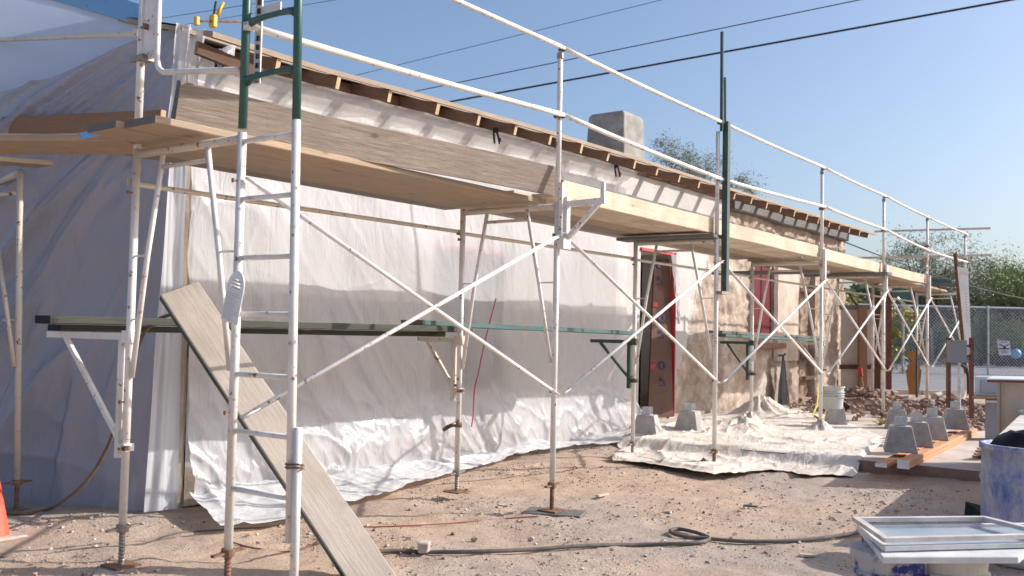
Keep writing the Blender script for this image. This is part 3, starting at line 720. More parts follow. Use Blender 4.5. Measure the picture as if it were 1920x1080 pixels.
# tall green post at third frame
t = thing('guard_post', 'tall dark green channel post rising above the rails on the third frame', 'scaffold post', (5.61, -.06, 1.73), 0, 'guardrail posts')
m = M(); x = 5.66; 
m.box((x-.008, -.085, 1.74), (x+.052, -.03, 3.40)); rel(t, m).build('channel', 'dark_green_paint', t)
m = M(); m.tube([(5.615, -.035, 3.30), (5.60, -.035, 4.26)], .017, 10); m.tube([(5.64, -.06, 3.40), (5.628, -.06, 3.82)], .012, 8); rel(t, m).build('pole', 'dark_green_paint', t)
rel(t, M().tube([(5.61, 0, ZB+.031), (5.61, 0, 3.30)], .0195, 12)).build('tube', 'white_paint', t, smooth=True)
rel(t, M().box((5.54, -.092, 1.735), (5.70, -.026, 1.765))).build('foot_clamp', 'bare_steel', t)
# ladder section: second rail and rungs beside the outer post of the first frame
def ladder(name, z0, z1, rungs, mat, label, ybase=-.40, outer=False, curved=False):
    t = thing(name, label, 'ladder', (0, ybase/2, z0))
    yb = lambda z: -.43+(z-.27)*.0225
    rel(t, M().tube([(0, yb(z0), z0), (0, yb(z1), z1)], .0205, 12)).build('rail', mat, t, smooth=True)
    if outer: rel(t, M().tube([(0, 0, z0), (0, 0, z1)], .0215, 12)).build('rail', mat, t, smooth=True)
    for z in rungs:
        m = M()
        if curved: m.tube([(0, -.018, z-.022), (0, -.06, z-.006), (0, -.14, z), (0, yb(z)+.12, z), (0, yb(z)+.05, z-.004), (0, yb(z)+.018, z-.014)], .0145, 8, True, [.024, .018, .0145, .0145, .018, .024])
        else: m.tube([(0, -.018, z), (0, yb(z)+.018, z)], .0130, 8)
        rel(t, m).build('rung', mat, t, smooth=True)
    return t
lad = ladder('scaffold_ladder', .36, 2.30, [2.235, 1.952, 1.665, 1.394, 1.105, .833, .557], 'white_paint', 'white steel ladder section fixed to the outer side of the nearest frame')
x = 0.0
m = M(); m.tube([(-.005, -.47, .05), (-.0, -.462, .88)], .0195, 12); rel(lad, m).build('splice_tube', 'white_paint', lad, smooth=True)
m = M()
for z in (.70, .715): m.tube([(math.cos(a_)*.028, -.446+math.sin(a_)*.052, z+.004*math.sin(a_*2)) for a_ in [k*math.pi/6 for k in range(13)]], .005, 5, False)
rel(lad, m).build('wire_tie', 'rusty_steel', lad)
ladder('ladder_extension', 2.30, 3.35, [2.55, 2.83, 3.11], 'green_paint', 'dark green ladder section standing above the white ladder', outer=True, curved=True)
# perforated hanger behind the green section
t = thing('hanger_bracket', 'perforated white steel strap bracket behind the green ladder', 'bracket', (.06, 0, 2.6))
m = M(); m.box((.05, -.055, 2.53), (.056, -.005, 3.2)); m.box((.05, -.19, 2.86), (.056, -.056, 2.91)); rel(t, m).build('strap', 'white_paint', t)
m = M()
for k in range(14): m.box((.040, -.045, 2.56+.045*k), (.0495, -.030, 2.585+.045*k))
rel(t, m).build('slots', 'black_plastic', t)
# upper corner end frame on the inner post
t = thing('end_guard_frame', 'white bent tube end guard with a broad plate at the upper left', 'guard rail', (0, W, 2.28))
rel(t, M().tube([(0, W, 2.28), (0, W, 3.3)], .0215, 12)).build('post', 'white_paint', t, smooth=True)
rel(t, M().box((-.004, W-.128, 2.76), (.004, W-.022, 3.35))).build('plate', 'white_paint', t)
pts = [(0, W-.145, 3.35), (0, W-.145, 2.76), (0, W-.165, 2.70), (0, W-.21, 2.67), (0, W-.30, 2.66), (0, .03, 2.595)]
rel(t, M().tube(pts, .0155, 10)).build('bent_tube', 'white_paint', t, smooth=True)
m = M(); m.tube([(-.03, W-.04, 2.93), (-.03, W-.075, 2.93)], .007, 6); m.box((-.045, W-.085, 2.915), (-.015, W-.075, 2.945)); rel(t, m).build('bolt', 'rusty_steel', t)
m = M(); m.box((-.035, W-.07, 2.755), (.035, W+.04, 2.785)); m.tube([(0, W+.03, 2.77), (0, W+.09, 2.775)], .010, 6); rel(t, m).build('coupler', 'bare_steel', t)
m = M(); p1 = AX(0, 250, 65); p0 = AX(-.0, 0, 75); p0 = Vector((p1.x+.9, p1.y+2.4, 0)); dz = AD((p0-CP).dot(F_), 0, 75)
p0 = AX(.55, 0, 75)
m.tube([p1+Vector((0, -.03, 0)), p0+(p0-p1)*.4], .016, 10); m.box((p1.x-.02, p1.y-.045, p1.z-.022), (p1.x+.02, p1.y-.025, p1.z+.022))
tag(m.build('guard_rail', 'cream_paint', origin=p1), 'rust flecked rail running left across the gable plastic', 'guard rail')
# side brackets on inner posts
br = ['on the nearest frame, left of the ladder', 'on the second frame, dark blotched', 'green one beside the doorway', 'green one under the red boarded window', 'cream one near the end of the wall']
bm = ['cream_paint', 'gray_wood', 'dark_green_paint', 'dark_green_paint', 'cream_paint']
for i in range(5):
    x = XN[i]; ln = [.80, .42, .50, .42, .42][i]; t = thing('side_bracket', 'triangular steel plank bracket '+br[i], 'bracket', (x, W, .95), 0, 'side brackets carrying the low planks')
    mat = 'white_paint' if i == 0 else ('cream_paint' if i in (1, 4) else 'dark_green_paint')
    xo = x
    rel(t, M().beam((xo, W+.052, 1.248), (xo, W+.052, .62 if i == 0 else .80), .03, .05, (1, 0, 0))).build('upright', mat if i else 'white_paint', t)
    rel(t, M().beam((xo, W-.03, 1.266), (xo, W+ln, 1.266), .04, .035)).build('arm', mat, t)
    rel(t, M().beam((xo, W+ln*.78, 1.25), (xo, W+.07, .72 if i == 0 else .92), .022, .026)).build('strut', mat, t)
    rel(t, M().box((xo-.032, W-.032, 1.235), (xo+.032, W+.03, 1.30))).build('hook', mat, t); rel(t, M().box((xo-.03, W-.03, .66 if i == 0 else .86), (xo+.03, W+.03, .70 if i == 0 else .90))).build('clamp', mat, t)
    m = M(); zc = .68 if i == 0 else .88; m.tube([(xo-.03, W-.03, zc), (xo-.07, W-.045, zc)], .009, 6); m.lathe([(.0, -.012), (.022, -.012), (.022, .012), (0, .012)], 8, (xo-.03, W-.05, zc)); rel(t, m).build('bolt', 'rusty_steel', t)
# loose swivel coupler on frame two
t = thing('swivel_coupler', 'small rusty swivel coupler clamped low on the second inner post', 'clamp', (XN[1], W, .60))
m = M(); m.lathe([(.023, -.02), (.032, -.02), (.032, .02), (.023, .02)], 12, (XN[1], W, .62)); m.tube([(XN[1]-.01, W+.03, .62), (XN[1]-.05, W+.06, .60), (XN[1]-.05, W+.10, .575)], .016, 8)
rel(t, m).build('body', 'rusty_steel', t, smooth=True)
m = M(); m.tube([(XN[1]-.03, W, .63), (XN[1]-.075, W-.01, .63)], .007, 6); rel(t, m).build('bolt', 'galvanized', t)
# outrigger bracket on second outer post
t = thing('outrigger_bracket', 'small grey outward bracket with upright stub on the second outer post', 'bracket', (XN[1], 0, 2.0))
x = XN[1]; m = M(); m.box((x+.010, -.075, 1.99), (x+.055, -.03, 2.32)); rel(t, m).build('upright', 'white_paint', t)
rel(t, M().beam((x+.03, -.04, 2.265), (x+.03, -.38, 2.275), .035, .04)).build('arm', 'white_paint', t)
rel(t, M().beam((x+.03, -.33, 2.26), (x+.03, -.07, 2.02), .028, .035)).build('strut', 'white_paint', t)
rel(t, M().box((x+.018, -.375, 2.296), (x+.042, -.345, 2.40))).build('stub', 'white_paint', t)
rel(t, M().box((x-.035, -.080, 1.94), (x+.06, -.024, 2.02))).build('clamp', 'white_paint', t)

# ------------------------------------------------------------------ planks
GP = 'scaffold planks'
dz = ZB+PR+.019+.030
board('scaffold_plank', (-.30, .40, dz), (3.02, .36, dz), .26, .038, 'deck_wood', 'outer deck plank of the first bay with a grey weathered end', 'plank', GP, endmat='gray_wood')
board('scaffold_plank', (-.33, .68, dz), (3.0, .62, dz), .26, .038, 'deck_wood', 'middle deck plank of the first bay', 'plank', GP, endmat='gray_wood')
pb = board('scaffold_plank', (-.24, .94, dz+.004), (2.95, .88, dz+.004), .26, .038, 'deck_wood', 'inner deck plank of the first bay with a blue painted end', 'plank', GP, endmat='blue_fascia')
board('scaffold_plank', (2.75, .455, dz+.042), (8.75, .435, dz+.03), .24, .038, 'pine', 'pale outer deck plank spanning the second and third bays', 'plank', GP, nseg=30)
board('scaffold_plank', (2.70, .705, dz+.042), (8.80, .685, dz+.03), .24, .038, 'deck_wood', 'brown inner deck plank spanning the second and third bays', 'plank', GP, nseg=30)
board('scaffold_plank', (2.80, .955, dz+.042), (8.80, .935, dz+.03), .24, .038, 'old_wood', 'grey innermost deck plank spanning the second and third bays', 'plank', GP, nseg=30)
board('scaffold_plank', (2.95, .22, dz+.036), (8.75, .22, dz+.036), .20, .038, 'pine', 'front pale deck plank under the toe board in the second and third bays', 'plank', GP, nseg=30)
for k, (y, mt, nm) in enumerate(((.18, 'pine', 'front'), (.42, 'deck_wood', 'centre'), (.66, 'deck_wood', 'rear'), (.90, 'old_wood', 'innermost'))):
    board('scaffold_plank', (8.85, y, dz+.01), (14.15, y, dz), .225, .038, mt, nm+' deck plank of the fourth and fifth bays', 'plank', GP, nseg=20)
for k, (y, nm) in enumerate(((.50, 'front'), (.75, 'rear'))):
    board('scaffold_plank', (14.0, y, dz+.03), (17.4, y, dz+.0), .23, .038, 'deck_wood', nm+' deck plank of the farthest bay', 'plank', GP)
board('scaffold_plank', (-.10, 1.16, dz+.006), (2.98, 1.10, dz+.006), .18, .038, 'old_wood', 'narrow grey plank at the wall side of the first bay', 'plank', GP, endmat='gray_wood')
board('scaffold_plank', (2.9, 1.135, dz+.042), (8.80, 1.11, dz+.03), .12, .038, 'deck_wood', 'narrow brown plank at the wall side of the second and third bays', 'plank', GP, nseg=30)
# big toe board on edge, then pale ones
tb0 = Vector((-.13, .36, 2.445)); tb1 = Vector((2.92, .07, 2.445))
bt = board('toe_board', tb0, tb1, .042, .215, 'old_wood', 'wide rough grey board standing on edge along the first bay', 'plank', 'toe boards on the platform edge', endmat='gray_wood', up=(-.02, -.25, 1), warp=.012, nseg=24)
tb = board('toe_board', (3.0, .085, 2.40), (8.85, .04, 2.385), .04, .145, 'pine', 'pale knotty toe board along the second and third bays', 'plank', 'toe boards on the platform edge', endmat='pine_end', warp=.03, nseg=34)
board('toe_board', (8.86, .055, 2.375), (14.15, .05, 2.36), .04, .145, 'pine', 'pale toe board along the fourth and fifth bays', 'plank', 'toe boards on the platform edge', endmat='pine_end', warp=.02, nseg=30)
# cross planks on bearers
board('cross_plank', (5.60, -.02, ZB+.041), (5.585, 1.02, ZB+.041), .22, .03, 'gray_wood', 'short weathered cross plank on the third frame', 'plank', 'short cross planks under the deck', endmat='gray_wood')
board('cross_plank', (8.90, .0, ZB-.09), (8.82, 1.45, ZB-.09), .20, .04, 'gray_wood', 'short dark cross plank below the deck at the fourth frame', 'plank', 'short cross planks under the deck')
board('cross_plank', (11.35, -.1, ZB+.035), (11.38, 1.15, ZB+.035), .22, .04, 'gray_wood', 'short dark cross plank on the fifth frame', 'plank', 'short cross planks under the deck')
# mid-level planks on side brackets
GM = 'low planks on the side brackets'
mz = 1.333+.02
board('low_plank', (-.17, 1.45, mz-.003), (3.02, 1.00, mz-.003), .22, .046, 'mid_plank', 'long dark low plank behind the ladder', 'plank', GM, endmat='black_cloth', nseg=20)
board('low_plank', (.04, 1.70, mz-.048), (3.0, 1.25, mz-.048), .20, .038, 'mid_plank', 'rear dark low plank behind the ladder, nearer the wall', 'plank', GM, endmat='black_cloth')
board('low_plank', (2.55, 1.13, mz+.04), (5.95, 1.10, mz-.0), .22, .038, 'teal_paint', 'low plank with teal painted edge left of the doorway', 'plank', GM, endmat='rafter_wood')
board('low_plank', (8.1, 1.13, mz+.04), (11.6, 1.08, mz), .22, .038, 'gray_wood', 'grey low plank under the red boarded window', 'plank', GM)
board('low_plank', (8.15, 1.08, mz-.0), (11.5, .99, mz-.04), .18, .036, 'teal_paint', 'blue edged low plank under the grey one', 'plank', GM)
# left return deck
GL = 'planks of the left return platform'
def wp(z, a, b): return AZZ(z, a, b)
lp0 = Vector((.13, 1.16, 2.34)); ld = Vector((-.40, .72, 0)).normalized(); ld = Vector((.05, 1, 0)).normalized()
LD = Vector((-.486, .874, 0)); LN = Vector((-.874, -.486, 0)); LA = Vector((.13, 1.0, 2.32))
board('scaffold_plank', LA+LN*.21-LD*.05, LA+LN*.21+LD*3.5, .20, .038, 'deck_wood', 'left return deck plank nearest the camera', 'plank', GL)
board('scaffold_plank', LA, LA+LD*3.8, .20, .038, 'deck_wood', 'left return deck plank beside the gable plastic', 'plank', GL)
p0 = Vector((.02, 1.03, 2.445)); 
board('toe_board', AD(6.15, 305, 232), AD(7.6, -60, 243), .04, .17, 'brown_board', 'smooth brown board on edge at the left, over the gable platform', 'plank', 'toe boards on the platform edge', endmat='pine_end')
# left scaffold frame
t = thing('steel_scaffold', 'white scaffold frame at the left edge beside the orange cone', 'scaffold frame', AZZ(.05, 30, 957), 0, 'scaffold frames along the wall')
pt = AY(AZZ(.05, 30, 957).y, 38, 320); pf = Vector(t.location)
jz = AY(pf.y, 32, 903)
rel(t, M().tube([(pf.x, pf.y, jz.z), (pt.x, pt.y, pt.z)], PR, 12)).build('post', 'cream_paint', t, smooth=True)
q = AD((pt-CP).dot(F_)+.15, -60, 320)
pt2 = Vector(pt)+Vector((0, 0, -.01)); 
rel(t, M().tube([pt2, pt2+Vector((.25, .9, 0))], PR, 12)).build('bearer', 'cream_paint', t, smooth=True)
rel(t, M().tube([AY(pf.y+.1, -10, 365), AY(pf.y+.0, 38, 362)], .014, 8)).build('tie_bar', 'cream_paint', t, smooth=True)
rel(t, M().tube([AY(pf.y+.2, -8, 440), AY(pf.y+.05, 10, 560), AY(pf.y, 27, 690)], .0145, 8)).build('leg_brace', 'cream_paint', t, smooth=True)
rel(t, M().tube([AY(pf.y+.1, 5, 600), AY(pf.y, 28, 600)], .006, 6)).build('rung', 'cream_paint', t)
j = rel(t, M().tube([pf, (pf.x, pf.y, jz.z)], .015, 10).lathe([(0, -.02), (.033, -.02), (.033, .012), (0, .012)], 12, jz).beam(jz-Vector((.09, .02, 0)), jz+Vector((.09, -.02, .0)), .02, .012)).build('screw_jack', 'rusty_steel', t)
rel(t, M().box((pf.x-.075, pf.y-.075, pf.z-.0), (pf.x+.075, pf.y+.075, pf.z+.01))).build('base_plate', 'bare_steel', j)
padboard(pf.x+.05, pf.y-.05, pf.z-.045, .40, .22, .5, 'rafter_wood', 'reddish brown timber pad under the left edge frame')
e1 = AY(pf.y-.1, 85, 308); board('scaffold_plank', e1, AY(pf.y-.1, -120, 292), .20, .034, 'deck_wood', 'plank with grey painted tip poking right from the left edge', 'plank', GL, endmat='gray_wood')
# leaning plank
a0 = Vector((.395, 1.02, 1.545)); a1 = Vector((.92, -.36, -.02))
a0 = AY(.93, 335, 545); a1 = Vector(AZZ(-.02, 712, 1110)); 
dd = (a1-a0).normalized(); 
lp = board('leaning_plank', a0, a1, .235, .052, 'lean_plank', 'long plank leaning from the yard up to the low planks behind the ladder', 'plank', endmat='gray_wood', up=(-.45, -.62, .75), warp=.008, nseg=24)
lp.data.materials.append(MATS['dark_green_paint'])
for pol in lp.data.polygons:
    if abs(pol.normal.y) > .9: pol.material_index = 2

# ------------------------------------------------------------------ small things on scaffold
# hang tag
t = thing('hang_tag', 'white plastic inspection tag hanging on the ladder', 'tag', (-.06, -.12, 1.80))
tp = AX(-.045, 450, 512); bp = AX(-.045, 430, 602); ax_ = (tp-bp).normalized(); 
bp = AX(-.05, 430, 604); tp = AX(-.05, 449, 508); ax_ = (tp-bp); Lh = ax_.length; ax_.normalize(); sd = Vector((0, -1, 0)); sd = (sd-ax_*sd.dot(ax_)).normalized(); nn = sd.cross(ax_)
mw = Matrix(((sd.x, ax_.x, nn.x, bp.x), (sd.y, ax_.y, nn.y, bp.y), (sd.z, ax_.z, nn.z, bp.z), (0, 0, 0, 1)))
mwl = Matrix.Translation(-Vector(t.location)) @ mw
m = M(); w2 = .062; n = 14
out = [(-w2, 0), (w2, 0), (w2, Lh*.62)]; 
m.box((-w2, 0, 0), (w2, Lh*.66, .004))
def arc(r, z): return [(r*math.cos(math.pi*k/10), Lh*.66+(Lh*.34-.0)*math.sin(math.pi*k/10)*(r/w2), z) for k in range(11)]
o = arc(w2, 0); i_ = arc(w2*.55, 0)
for k in range(10):
    m.add([o[k], o[k+1], i_[k+1], i_[k], *[(x, y, .004) for x, y, _ in (o[k], o[k+1], i_[k+1], i_[k])]], [(3, 2, 1, 0), (4, 5, 6, 7), (0, 1, 5, 4), (2, 3, 7, 6)])
m.build('card', 'white_plastic', t, mw=mwl)
m = M()
for k in range(13): 
    ww = random.uniform(.6, .95)*w2; m.box((-w2*.9, .012+k*.0105, -.0012), (-w2*.9+2*ww*.9, .0150+k*.0105, -.0002))
for k in range(3): m.box((-w2*.5, .165+k*.016, -.0012), (w2*.6, .173+k*.016, -.0002))
m2_ = M(); m2_.v = [(x, y, z) for x, y, z in m.v]; m2_.f = m.f; m2_.mi = m.mi
for z_, nm in ((0, 'printing'), (.0052, 'printing')):
    q = M(); q.v = [(x, y, z+z_) for x, y, z in m.v]; q.f = m.f; q.mi = m.mi; q.build(nm, 'gray_ink', t, mw=mwl)
# yellow clamp on roof edge
c0 = AY(1.62, 400, 46)
t = thing('bar_clamp', 'yellow trigger bar clamp gripping the roof edge at the left corner', 'clamp', c0)
dpx = (AY(1.62, 500, 40)-c0).length/100
def CPX(px, py, dy=0): return AY(1.62+dy, px, py)-c0
M().tube([CPX(367, 39), CPX(462, 41)], .008, 6).build('bar', 'rusty_steel', t)
m = M(); m.beam(CPX(400, 28), CPX(399, 52), .035, .055, (0, 1, 0)); o = bevel(m.build('jaw', 'yellow_plastic', t), .008, 2)
m = M(); m.tube([CPX(408, 30), CPX(413, 16), CPX(419, 5)], .011, 8, True, [.014, .012, .010]); m.build('handle', 'yellow_plastic', t, smooth=True)
m = M(); m.tube([CPX(401, 29), CPX(403, 14), CPX(405, 3)], .008, 8); m.build('trigger', 'black_plastic', t)
m = M(); m.beam(CPX(369, 31), CPX(369, 48), .03, .032, (0, 1, 0)); bevel(m.build('fixed_jaw', 'yellow_plastic', t), .007, 2)
# spring clamps holding the plastic
for (px, py, yy, nm) in ((410, 118, 1.80, 'nearest the roof corner'), (930, 258, 1.80, 'in the middle of the eave'), (1157, 322, 1.85, 'at the right end of the plastic')):
    c = AY(yy, px, py); t = thing('spring_clamp', 'small black and red spring clamp %s' % nm, 'clamp', c, 0, 'spring clamps holding the plastic')
    m = M(); m.tube([(0, 0, .07), (.02, -.01, .02), (.035, -.02, -.06)], .011, 6); m.tube([(0, .03, .07), (-.01, .02, .02), (-.02, .0, -.06)], .011, 6); m.build('handle', 'black_plastic', t)
    m = M(); m.box((-.012, -.012, .05), (.022, .03, .10)); m.build('jaw', 'black_plastic', t)
    m = M(); m.tube([(.025, -.026, .0), (.036, -.03, -.04)], .012, 6); m.build('tip', 'red_tape' if px != 930 else 'black_plastic', t)
# flag strip on rail
c = AY(0, 1733, 487); t = thing('flagging_tape', 'red and white striped tape tied to the rail on the sixth frame', 'tape', c)
for k in range(4): M().box((-.02, -.045, -.06-.055*k), (.03, -.04, -.03-.055*k)).build('stripe', 'red_tape' if k % 2 == 0 else 'white_plastic', t)
m = M(); m.box((-.025, -.05, -.028), (.035, -.035, .03)); m.build('knot', 'red_tape', t)

# ------------------------------------------------------------------ hoses, cords and a stand-in shadow line
def cable(name, pts, r, mat, label, cat='hose', sub=6):
    pts = [Vector(p) for p in pts]; out = []
    for i in range(len(pts)-1):
        a_, b_, c_, d_ = pts[max(i-1, 0)], pts[i], pts[i+1], pts[min(i+2, len(pts)-1)]
        for k in range(sub):
            t = k/sub; out.append(.5*((2*b_)+(c_-a_)*t+(2*a_-5*b_+4*c_-d_)*t*t+(3*b_-a_-3*c_+d_)*t**3))
    out.append(pts[-1]); o = M().tube(out, r, 8).build(name, mat, origin=pts[0], smooth=True); return tag(o, label, cat)
def gp(px, py, dz_=.014):
    p = AZZ(.06, px, py); p = AZZ(G(p.x, p.y)+dz_, px, py); return p
cable('hose', [gp(*p) for p in ((690, 1036), (735, 1033), (800, 1035), (900, 1034), (1000, 1030), (1100, 1023), (1200, 1021), (1300, 1018), (1330, 1010), (1310, 1000), (1275, 992), (1257, 995), (1270, 1003), (1310, 1008), (1400, 1015), (1500, 1013), (1590, 1002), (1640, 992), (1700, 990))], .0125, 'hose', 'thick grey hose with a loop lying across the dirt yard')
hp = [gp(*p) for p in ((-20, 962), (40, 963), (90, 955))]+[AY(y_, *p) for y_, p in ((2.05, (135, 928)), (1.85, (175, 885)), (1.7, (205, 830)), (1.6, (222, 780)), (1.55, (240, 720)), (1.5, (255, 665)), (1.42, (270, 625)), (1.35, (300, 597)), (1.25, (345, 587)), (1.1, (400, 592)), (.95, (425, 620)), (.8, (440, 690)), (.6, (470, 770)), (.45, (505, 850)), (.3, (550, 920)), (.2, (600, 970)))]+[gp(640, 1000)]
cable('hose', hp, .011, 'brown_hose', 'brown hose draped over the low planks and behind the leaning plank')
cable('cord_or_shadow', [gp(*p, .006) for p in ((430, 1015), (480, 1028), (560, 1032), (640, 990), (700, 988), (780, 985), (860, 980), (950, 972), (1010, 968))], .0045, 'cord_red', 'thin reddish brown cord trailing over the dirt by the second frame', 'cord')
cable('cord_or_shadow', [gp(*p, .006) for p in ((0, 1045), (60, 1043), (110, 1035), (160, 1028), (260, 1020), (330, 1000), (430, 992), (520, 985), (600, 962))], .0045, 'hose', 'thin dark strand standing in for rail shadows on the gravel at the lower left', 'cord')  # dark strand drawn in place of rail and brace shadows on the ground
pc = [(930, 560), (917, 610), (905, 660), (897, 700), (890, 730), (887, 780), (884, 800)]
cable('marking_line', [AY(1.88, *p) for p in pc], .007, 'pink_cord', 'pink cord hanging over the plastic by the second frame', 'cord')
# ------------------------------------------------------------------ orange cone
c = gp(-18, 1010, 0); t = thing('traffic_cone', 'orange traffic cone cut off by the left edge', 'cone', c)
m = M(); m.lathe([(.105, .02), (.034, .36), (.028, .37), (.0, .37)], 24); m.build('cone', 'orange_cone', t, smooth=True)
bevel(M().box((-.15, -.15, 0), (.15, .15, .022)).build('base', 'rock_pale', t), .006)
# loose stone and block on the hose
c = gp(790, 1035); o = bevel(M().box((-.035, -.03, -.02), (.04, .03, .04), jit=.006).build('stone_block', 'rock_pale', origin=None, mw=Matrix.Translation(c+Vector((0, -.02, .02))) @ Matrix.Rotation(.5, 4, 'Z')), .006); tag(o, 'small tan block resting against the grey hose', 'stone')
for px, py, r, nm in ((765, 1013, .028, 'pale stone behind the grey hose'), (1320, 868, .05, 'dark lump of stone beside the third outer foot'), (850, 1003, .022, 'reddish stone beyond the grey hose'), (890, 1015, .03, 'flat brown stone near the middle of the hose')):
    c = gp(px, py, 0); o = M().rock(c+Vector((0, 0, r*.4)), r, .7).build('stone', 'rock' if 'pale' not in nm else 'rock_pale', origin=c); tag(o, nm, 'stone')

rnd_ = random.Random(5)
for k, (px, py, L_, mt, nm) in enumerate(((1120, 930, .14, 'pine', 'short pale wood offcut on the dirt right of the second frame'), (1420, 950, .10, 'gray_wood', 'small grey wood chip in the middle of the yard'), (560, 1008, .12, 'brown_board', 'brown offcut near the foot of the ladder'), (1500, 1040, .09, 'pine', 'pale splinter of wood near the grey hose'))):
    c = gp(px, py, .012); d_ = Vector((math.cos(k*1.7), math.sin(k*1.7), 0))*L_
    board('wood_offcut', c, c+d_, .035, .014, mt, nm, 'offcut', nseg=2)
# ------------------------------------------------------------------ fallen canvas
m = M()
TE0 = [(0, 1150, 858), (.2, 1340, 884), (.45, 1450, 876), (.62, 1520, 886), (.8, 1600, 888), (1, 1650, 848)]
TE1 = [(0, 1185, 805), (.2, 1300, 783), (.45, 1430, 765), (.7, 1520, 768), (.85, 1600, 795), (1, 1665, 822)]
def tarp(u, v):
    f0 = AZZ(.16, lerp_tab([(a_, b_) for a_, b_, c_ in TE0], u), lerp_tab([(a_, c_) for a_, b_, c_ in TE0], u))
    f1 = AZZ(.25, lerp_tab([(a_, b_) for a_, b_, c_ in TE1], u), lerp_tab([(a_, c_) for a_, b_, c_ in TE1], u))
    p = f0.lerp(f1, v); e_ = sm(.16, 0, v); p = p+(f1-f0).normalized()*e_*(.16*nz(u*9, 3)+.07*nz(u*31, 5)); p = p+Vector((.3, -.9, 0))*(.10*nz(v*7, 8)*(sm(.12, 0, u)-sm(.9, 1, u))); x, y = p.x, p.y
    base = max(G(x, y)*(x < 6.2), SLZ*sm(5.98, 6.18, x)+G(6.0, y)*(1-sm(5.98, 6.18, x)))
    cr = sm(10.8, 6.8, x)*.35+.35
    wx_, wy_ = x+.5*nz(x*.8, y*.8, 31), y+.5*nz(x*.8, y*.8, 37)
    h = .010+cr*(.075*max(0, ridge(wx_*.8+wy_*.7, wy_*.9-wx_*.3, 2))**6+.055*max(0, ridge(wx_*.5+3, wy_*2.2, 4))**6+.035*max(0, ridge(wx_*1.5, wy_*2.6, 7))**7+.012*max(0, ridge(x*3, y*5.0, 9))**5)*sm(0, .10, min(v, 1-v)*2)
    h *= .60
    h *= 1-.5*sm(.55, .75, u)*sm(0, .5, v)
    for (cx_, cy_, r_, hh) in HEAPS:
        d_ = math.hypot((x-cx_), (y-cy_)*1.0)/r_
        if d_ < 1.6: h += .75*hh*math.exp(-d_*d_*2.2)*(1+.6*ridge(math.atan2(y-cy_, x-cx_)*2.2, d_*.7, cx_))
    return (x, y, base+max(.008, h)*(.45+.55*sm(0, .06, v)))
h1 = AZZ(.3, 1412, 772); h2 = AZZ(.3, 1400, 800); h3 = AZZ(.3, 1545, 800); h4 = AZZ(.3, 1500, 775); h5 = AZZ(.28, 1330, 790); h6 = AZZ(.25, 1080+160, 825)
HEAPS = [(h1.x, h1.y-.1, .46, .24), (h2.x+.5, h2.y+.3, .30, .12), (h2.x, h2.y, .35, .08), (8.68, 0.0, .18, .12), (h4.x, h4.y, .5, .07), (h5.x, h5.y, .5, .03), (h6.x, h6.y, .4, .02), (8.62, .87, .20, .16)]
m.grid(tarp, 300, 170)
tag(m.build('canvas_tarp', 'canvas', origin=(7, .5, .2), smooth=True), 'crumpled cream drop cloth heaped on the slab in front of the bare wall', 'tarp')

# ------------------------------------------------------------------ pier blocks
def pier(px, py, z, rz, label, w0=.145, w1=.095, h=.235, brk=True, mat='concrete'):
    c = AZZ(z, px, py); t = thing('pier_block', label, 'concrete block', c, rz, 'concrete pier blocks')
    m = M(); vs = [(sx_*w0, sy_*w0, 0) for sx_, sy_ in ((-1, -1), (1, -1), (1, 1), (-1, 1))]+[(sx_*w1, sy_*w1, h) for sx_, sy_ in ((-1, -1), (1, -1), (1, 1), (-1, 1))]
    m.add(vs, [(3, 2, 1, 0), (4, 5, 6, 7), (0, 1, 5, 4), (1, 2, 6, 5), (2, 3, 7, 6), (3, 0, 4, 7)]); bevel(m.build('block', mat, t), .008, 2)
    if brk:
        m = M(); m.box((-.05, -.048, h), (.05, .048, h+.006)); m.box((-.052, -.048, h), (-.046, .048, h+.085)); m.box((.046, -.048, h), (.052, .048, h+.085))
        m.box((-.056, -.012, h+.040), (-.0525, .012, h+.055)); m.build('post_bracket', 'galvanized', t)
    return t
BZ = SLZ+.078
pier(1688, 846, BZ, .30, 'front pier block of the row on the new timbers, steel bracket on top')
pier(1718, 836, BZ, .33, 'second pier block of the row, half hidden by the front one')
pier(1748, 823, BZ, .33, 'pier block with a tilted steel bracket, third along the timbers')
pier(1791, 804, BZ, .30, 'last pier block, alone near the far end of the timbers')
pier(1682, 803, SLZ, .3, 'pier block on the slab behind the row, two small brackets')
pier(1213, 818, SLZ, .25, 'pier block left of the doorway, loose block on top', mat='concrete')
pier(1293, 808, SLZ, .1, 'pier block right of the doorway, loose block on top', mat='concrete')
pier(1567, 796, SLZ, .35, 'pier block under the white bucket on the canvas', brk=False)
# new fir timbers under the piers
def gl_(px, py, z): return AZZ(z, px, py)
f0, f1 = gl_(1682, 866, SLZ+.058), gl_(1815, 805, SLZ+.058)
for zz_, dx, nm in ((SLZ+.02, 0, 'lower'), (SLZ+.059, 0, 'upper')):
    o_ = Vector((0, -.05, 0))
    board('fir_timber', Vector((f0.x, f0.y, zz_))+o_, Vector((f1.x, f1.y, zz_))+o_, .10, .036, 'new_fir', nm+' new orange timber carrying the pier row', 'timber', 'new timbers under the pier blocks', endmat='white_plastic')
board('fir_timber', Vector((f0.x-.02, f0.y+.13, SLZ+.02)), Vector((f1.x, f1.y+.13, SLZ+.02)), .10, .034, 'new_fir', 'short-stacked new timber at the left of the pair', 'timber', 'new timbers under the pier blocks', endmat='white_plastic')

